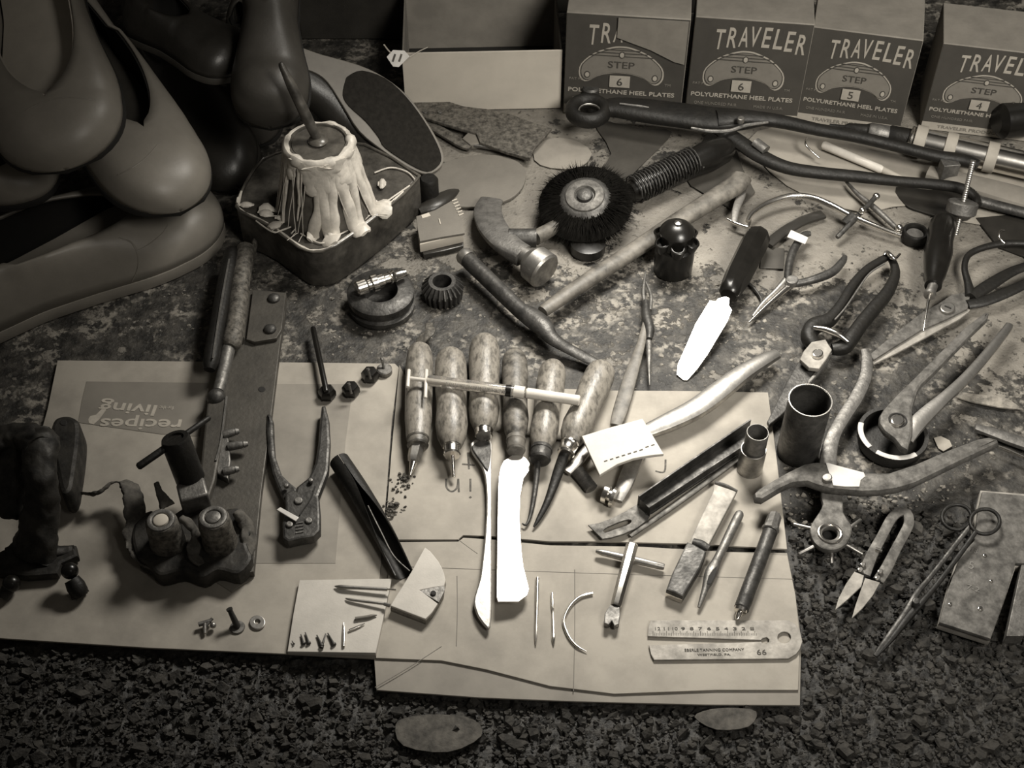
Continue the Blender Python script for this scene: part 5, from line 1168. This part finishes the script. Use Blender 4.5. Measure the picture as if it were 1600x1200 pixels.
# ================================================================ left: jig
t = thing('steel_jig', 'heavy greasy steel jig plate with rods, pegs and two bearing posts', 'jig', 375, 700)
plate('base_plate', [(392, 452), (447, 457), (445, 490), (438, 535), (430, 600), (420, 680), (408, 770), (396, 893), (360, 900), (240, 900), (225, 870), (300, 800), (330, 700), (350, 560), (370, 470)], .012, .008, M['greased'], t, bev=.0008)
plate('upper_plate', [(395, 453), (440, 457), (446, 464), (440, 515), (432, 528), (398, 534), (385, 530)], .017, .004, M['greased'], t, bev=.0006)
for x, y in ((422, 514), (428, 466)): ball('bolt_head', x, y, .018, 10, M['dark'], t, .6)
disc('plate_hole', 409, 608, .0124, 6, .002, M['lining'], t, n=18)
sweep('long_rod', [(362, 390, .028, 8), (360, 402, .028, 12), (350, 455, .028, 13), (338, 520, .028, 13), (330, 562, .028, 13), (327, 578, .026, 9)], M['black'], t)
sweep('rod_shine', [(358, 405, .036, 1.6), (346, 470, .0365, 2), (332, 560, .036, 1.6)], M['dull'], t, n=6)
sweep('second_rod', [(384, 388, .024, 14), (376, 440, .024, 15), (369, 500, .024, 15), (364, 528, .024, 16), (361, 538, .024, 15), (359, 543, .024, 10)], M['rust'], t)
sweep('inner_shaft', [(358, 540, .022, 11), (347, 590, .020, 10), (341, 612, .020, 9)], M['dull'], t)
ball('swivel', 338, 622, .020, 15, M['dark'], t)
sweep('side_flange', [(398, 380, .018, 4, 10), (385, 450, .018, 4, 10), (378, 530, .018, 4, 10)], M['rust'], t)
plate('link_bar', [(325, 618), (352, 616), (354, 640), (345, 700), (336, 750), (322, 790), (306, 790), (312, 740), (318, 680)], .022, .008, M['greased'], t, bev=.002)
sweep('link_edge', [(354, 620, .0225, 2), (345, 690, .0225, 2), (337, 720, .0225, 2)], M['dull'], t, n=6)
plate('peg_bracket', [(340, 672), (356, 676), (360, 720), (356, 748), (340, 740), (334, 716)], .020, .008, M['dull'], t, bev=.001)
for a, b_ in (((350, 679), (374, 673)), ((357, 698), (388, 693)), ((350, 737), (374, 732))):
    lathe('peg', (*a, .020), (*b_, .022), [(0, 7), (.6, 6.5), (.75, 5), (.8, 6), (1, 3.5)], M['dull'], t, 14)
def post(px, py, h, label_m):
    k = S(px, py)
    lumpy(upright('bearing_post', px, py, .012, [(0, 30*k), (.01, 28*k), (h*.7, 25*k), (h*.75, 25*k), (h*.95, 24*k), (h, 22*k)], M['rust'], t, 30), .003)
    A_ = W(px, py, .012)+Vector((0, 0, h)); 
    link('post_ring', sweep3([(A_+Vector((math.cos(a)*17*k, math.sin(a)*17*k, 0)), .0025, .002) for a in [q*math.pi/12 for q in range(24)]], 8, closed=True), M['dull'], t)
    link('post_centre', lathe3(A_-Vector((0, 0, .001)), A_+Vector((0, 0, .002)), [(0, 12*k), (.8, 11*k), (1, 9*k), (1, 0)], 24), label_m, t)
post(266, 858, .040, M['card']); post(347, 858, .044, M['dull'])
plate('greasy_block', [(205, 838), (212, 812), (236, 796), (262, 806), (300, 786), (330, 800), (372, 792), (392, 822), (386, 850), (394, 872), (372, 896), (340, 890), (316, 902), (284, 892), (250, 899), (232, 884), (214, 872)], .022, .018, M['cast'], t, sm=3, bev=.003)
t = thing('t_handle_screw', 'dark T-handled clamp screw standing on the jig block', 'clamp screw', 302, 770)
zk = .03
A_ = W(300, 770, .026); 
box('screw_block', W(303, 775, .030), (.024, .020, .020), M['dull'], t, .35, .002)
B_ = W(273, 684, .075)
k_ = S(285, 720, .05)
link('screw_barrel', lathe3(W(299, 752, .032), B_, [(0, 20*k_), (.06, 23*k_), (.93, 23*k_), (1, 21*k_), (1, 14*k_), (.96, 14*k_), (.96, 0)], 28), M['black'], t)
P1 = W(215, 730, .070); P2 = W(328, 652, .070)
link('tommy_bar', lathe3(P1, P2, [(0, 4*k_), (.02, 6*k_), (.45, 6*k_), (.55, 5*k_), (.98, 4.5*k_), (1, 3*k_)], 14), M['black'], t)
# curling scrap ribbon around the posts
def ribbon(name, pts, wd_, mat, parent=None, **k):
    q = cr(pts, 6); bm = bmesh.new(); prev = None
    for i, (x, y, z, tilt, s_) in enumerate(q):
        p = W(x, y, z); a = W(*q[min(i+1, len(q)-1)][:3]); b_ = W(*q[max(i-1, 0)][:3]); t_ = (a-b_).normalized()
        sd = t_.cross(Vector((0, 0, 1))).normalized(); u = sd.cross(t_); d_ = sd*math.cos(tilt)+u*math.sin(tilt)
        hw = s_*S(x, y, z)*(1+.25*noise.noise(Vector((x*.2, y*.2, 3))))
        cur = [bm.verts.new(p+d_*(hw*j)) for j in (-1, -.33, .33, 1)]
        if prev:
            for j in range(3): bm.faces.new((prev[j], prev[j+1], cur[j+1], cur[j]))
        prev = cur
    o = link(name, bm2me(bm), mat, parent, **k); m_ = o.modifiers.new('thickness', 'SOLIDIFY'); m_.thickness = .0022; return lumpy(o, .007)
o = ribbon('leather_curl', [(106, 764, .012, 1.3, 4), (130, 772, .016, 1.2, 6), (155, 772, .022, .9, 8), (178, 756, .026, 1.0, 9), (198, 758, .026, .6, 13), (210, 780, .024, .2, 16), (212, 820, .020, .1, 18), (216, 860, .016, .3, 18), (240, 886, .014, .6, 14), (290, 893, .012, .9, 12)], 1, M['curl'], None)
tag(o, 'ragged dirty leather strip curling from the casting round the jig posts', 'leather strip')
o = ribbon('leather_curl', [(244, 756, .040, .3, 2), (248, 768, .036, .3, 5), (256, 780, .030, .2, 9), (262, 792, .026, .1, 12)], 1, M['curl'], None)
tag(o, 'small forked leather scrap sticking up behind the left bearing post', 'leather strip')
o = ribbon('leather_curl', [(370, 800, .03, .6, 8), (384, 820, .022, .7, 12), (388, 850, .018, .7, 12), (380, 880, .016, .6, 8)], 1, M['curl'], None)
tag(o, 'dirty leather strip wrapped along the right side of the right bearing post', 'leather strip')
o = ribbon('leather_curl', [(282, 812, .040, .5, 4), (296, 822, .036, .9, 9), (306, 842, .030, 1.1, 11), (300, 866, .025, .8, 12), (316, 884, .024, .4, 8)], 1, M['curl'], None)
tag(o, 'crumpled dirty leather scrap squeezed between the two bearing posts', 'leather strip')
plate('clear_film_corner', [(330, 905), (400, 860), (394, 905), (370, 918), (362, 925)], .0046, .0008, M['kraft2'], bev=.0002, label='folded paper corner sticking out under the jig', cat='paper scrap')
# left casting
t = thing('iron_casting', 'dark greasy iron casting with two arms at the left edge', 'casting', 70, 800)
lumpy(sweep('column', [(56, 860, .012, 46, 30), (60, 830, .030, 34, 26), (66, 790, .050, 28, 24), (66, 750, .070, 26, 24), (62, 712, .080, 28, 22), (66, 690, .080, 26, 20), (62, 676, .078, 18, 14)], M['cast'], t, n=18), .009)
lumpy(sweep('left_arm', [(62, 700, .085, 24, 18), (42, 682, .075, 24, 18), (15, 684, .070, 26, 18), (-30, 700, .065, 34, 20)], M['cast'], t, n=18), .009)
plate('round_arm', [(78, 672), (84, 655), (96, 649), (110, 649), (122, 656), (125, 672), (123, 700), (118, 735), (112, 765), (96, 770), (88, 740), (80, 700)], .040, .030, M['cast'], t, sm=3, bev=.004)
disc('arm_hole', 99, 660, .0405, 6, .002, M['lining'], t, n=18)
lumpy(sweep('left_body', [(20, 700, .06, 30, 24), (14, 760, .05, 30, 24), (10, 800, .03, 26, 20)], M['cast'], t, n=18), .009)
plate('base_foot', [(-30, 875), (20, 850), (60, 862), (118, 850), (122, 868), (96, 880), (90, 896), (40, 900), (-30, 892)], .014, .010, M['cast'], t, bev=.003)
lumpy(sweep('base_wing', [(10, 862, .012, 10, 8), (40, 850, .014, 14, 10), (80, 862, .014, 14, 10), (118, 856, .012, 8, 6)], M['cast'], t), .009)
t = thing('ball_knob', 'dark glossy ball-headed knob on the brown paper in front of the casting', 'knob', 122, 925, .0034)
lathe('stem', (112, 905, .018), (128, 932, .008), [(0, 12), (.4, 15), (.8, 14), (1, 10)], M['black'], t, 20)
ball('ball', 109, 892, .022, 13.5, M['blackplastic'], t)
sweep('foot', [(112, 934, .007, 4), (122, 930, .008, 5), (136, 920, .008, 5)], M['dark'], t)
t = thing('ball_knob', 'dark glossy ball knob cut by the left edge of the picture', 'knob', 16, 920, .0034)
ball('ball', 18, 912, .014, 14, M['blackplastic'], t)
lathe('stem', (14, 918, .012), (4, 935, .008), [(0, 11), (1, 9)], M['black'], t, 20)
# small hardware
t = thing('crossed_screws', 'two small crossed screws on the pale bag near its front edge', 'screws', 322, 978, .0034)
rod('screw', (320, 974, .008), (320, 990, .006), 3.6, M['steel'], t, r2=2.6)
rod('screw', (332, 966, .009), (318, 982, .007), 2.6, M['dull'], t)
rod('screw_head', (310, 976, .008), (330, 970, .008), 3.8, M['dull'], t)
ball('screw_head', 333, 977, .008, 5, M['steel'], t)
t = thing('upright_rivet', 'flat-headed rivet standing on its head beside the washer', 'rivet', 371, 980, .0034)
k = S(371, 980)
upright('head', 371, 981, .0034, [(0, 11*k), (.0008, 12*k), (.0016, 11*k), (.0018, 0)], M['dull'], t)
A_ = W(371, 979, .005); link('shank', lathe3(A_, W(358, 951, .020), [(0, 5.5*k), (.9, 4*k), (.92, 5*k), (1, 5*k)], 14), M['dark'], t)
t = plate('washer', circ(402, 972, 12.5, 11), .0054, .0016, M['steel'], None, holes=[circ(402, 971, 4, 3.5)], label='small flat steel washer on the front of the pale bag', cat='washer')
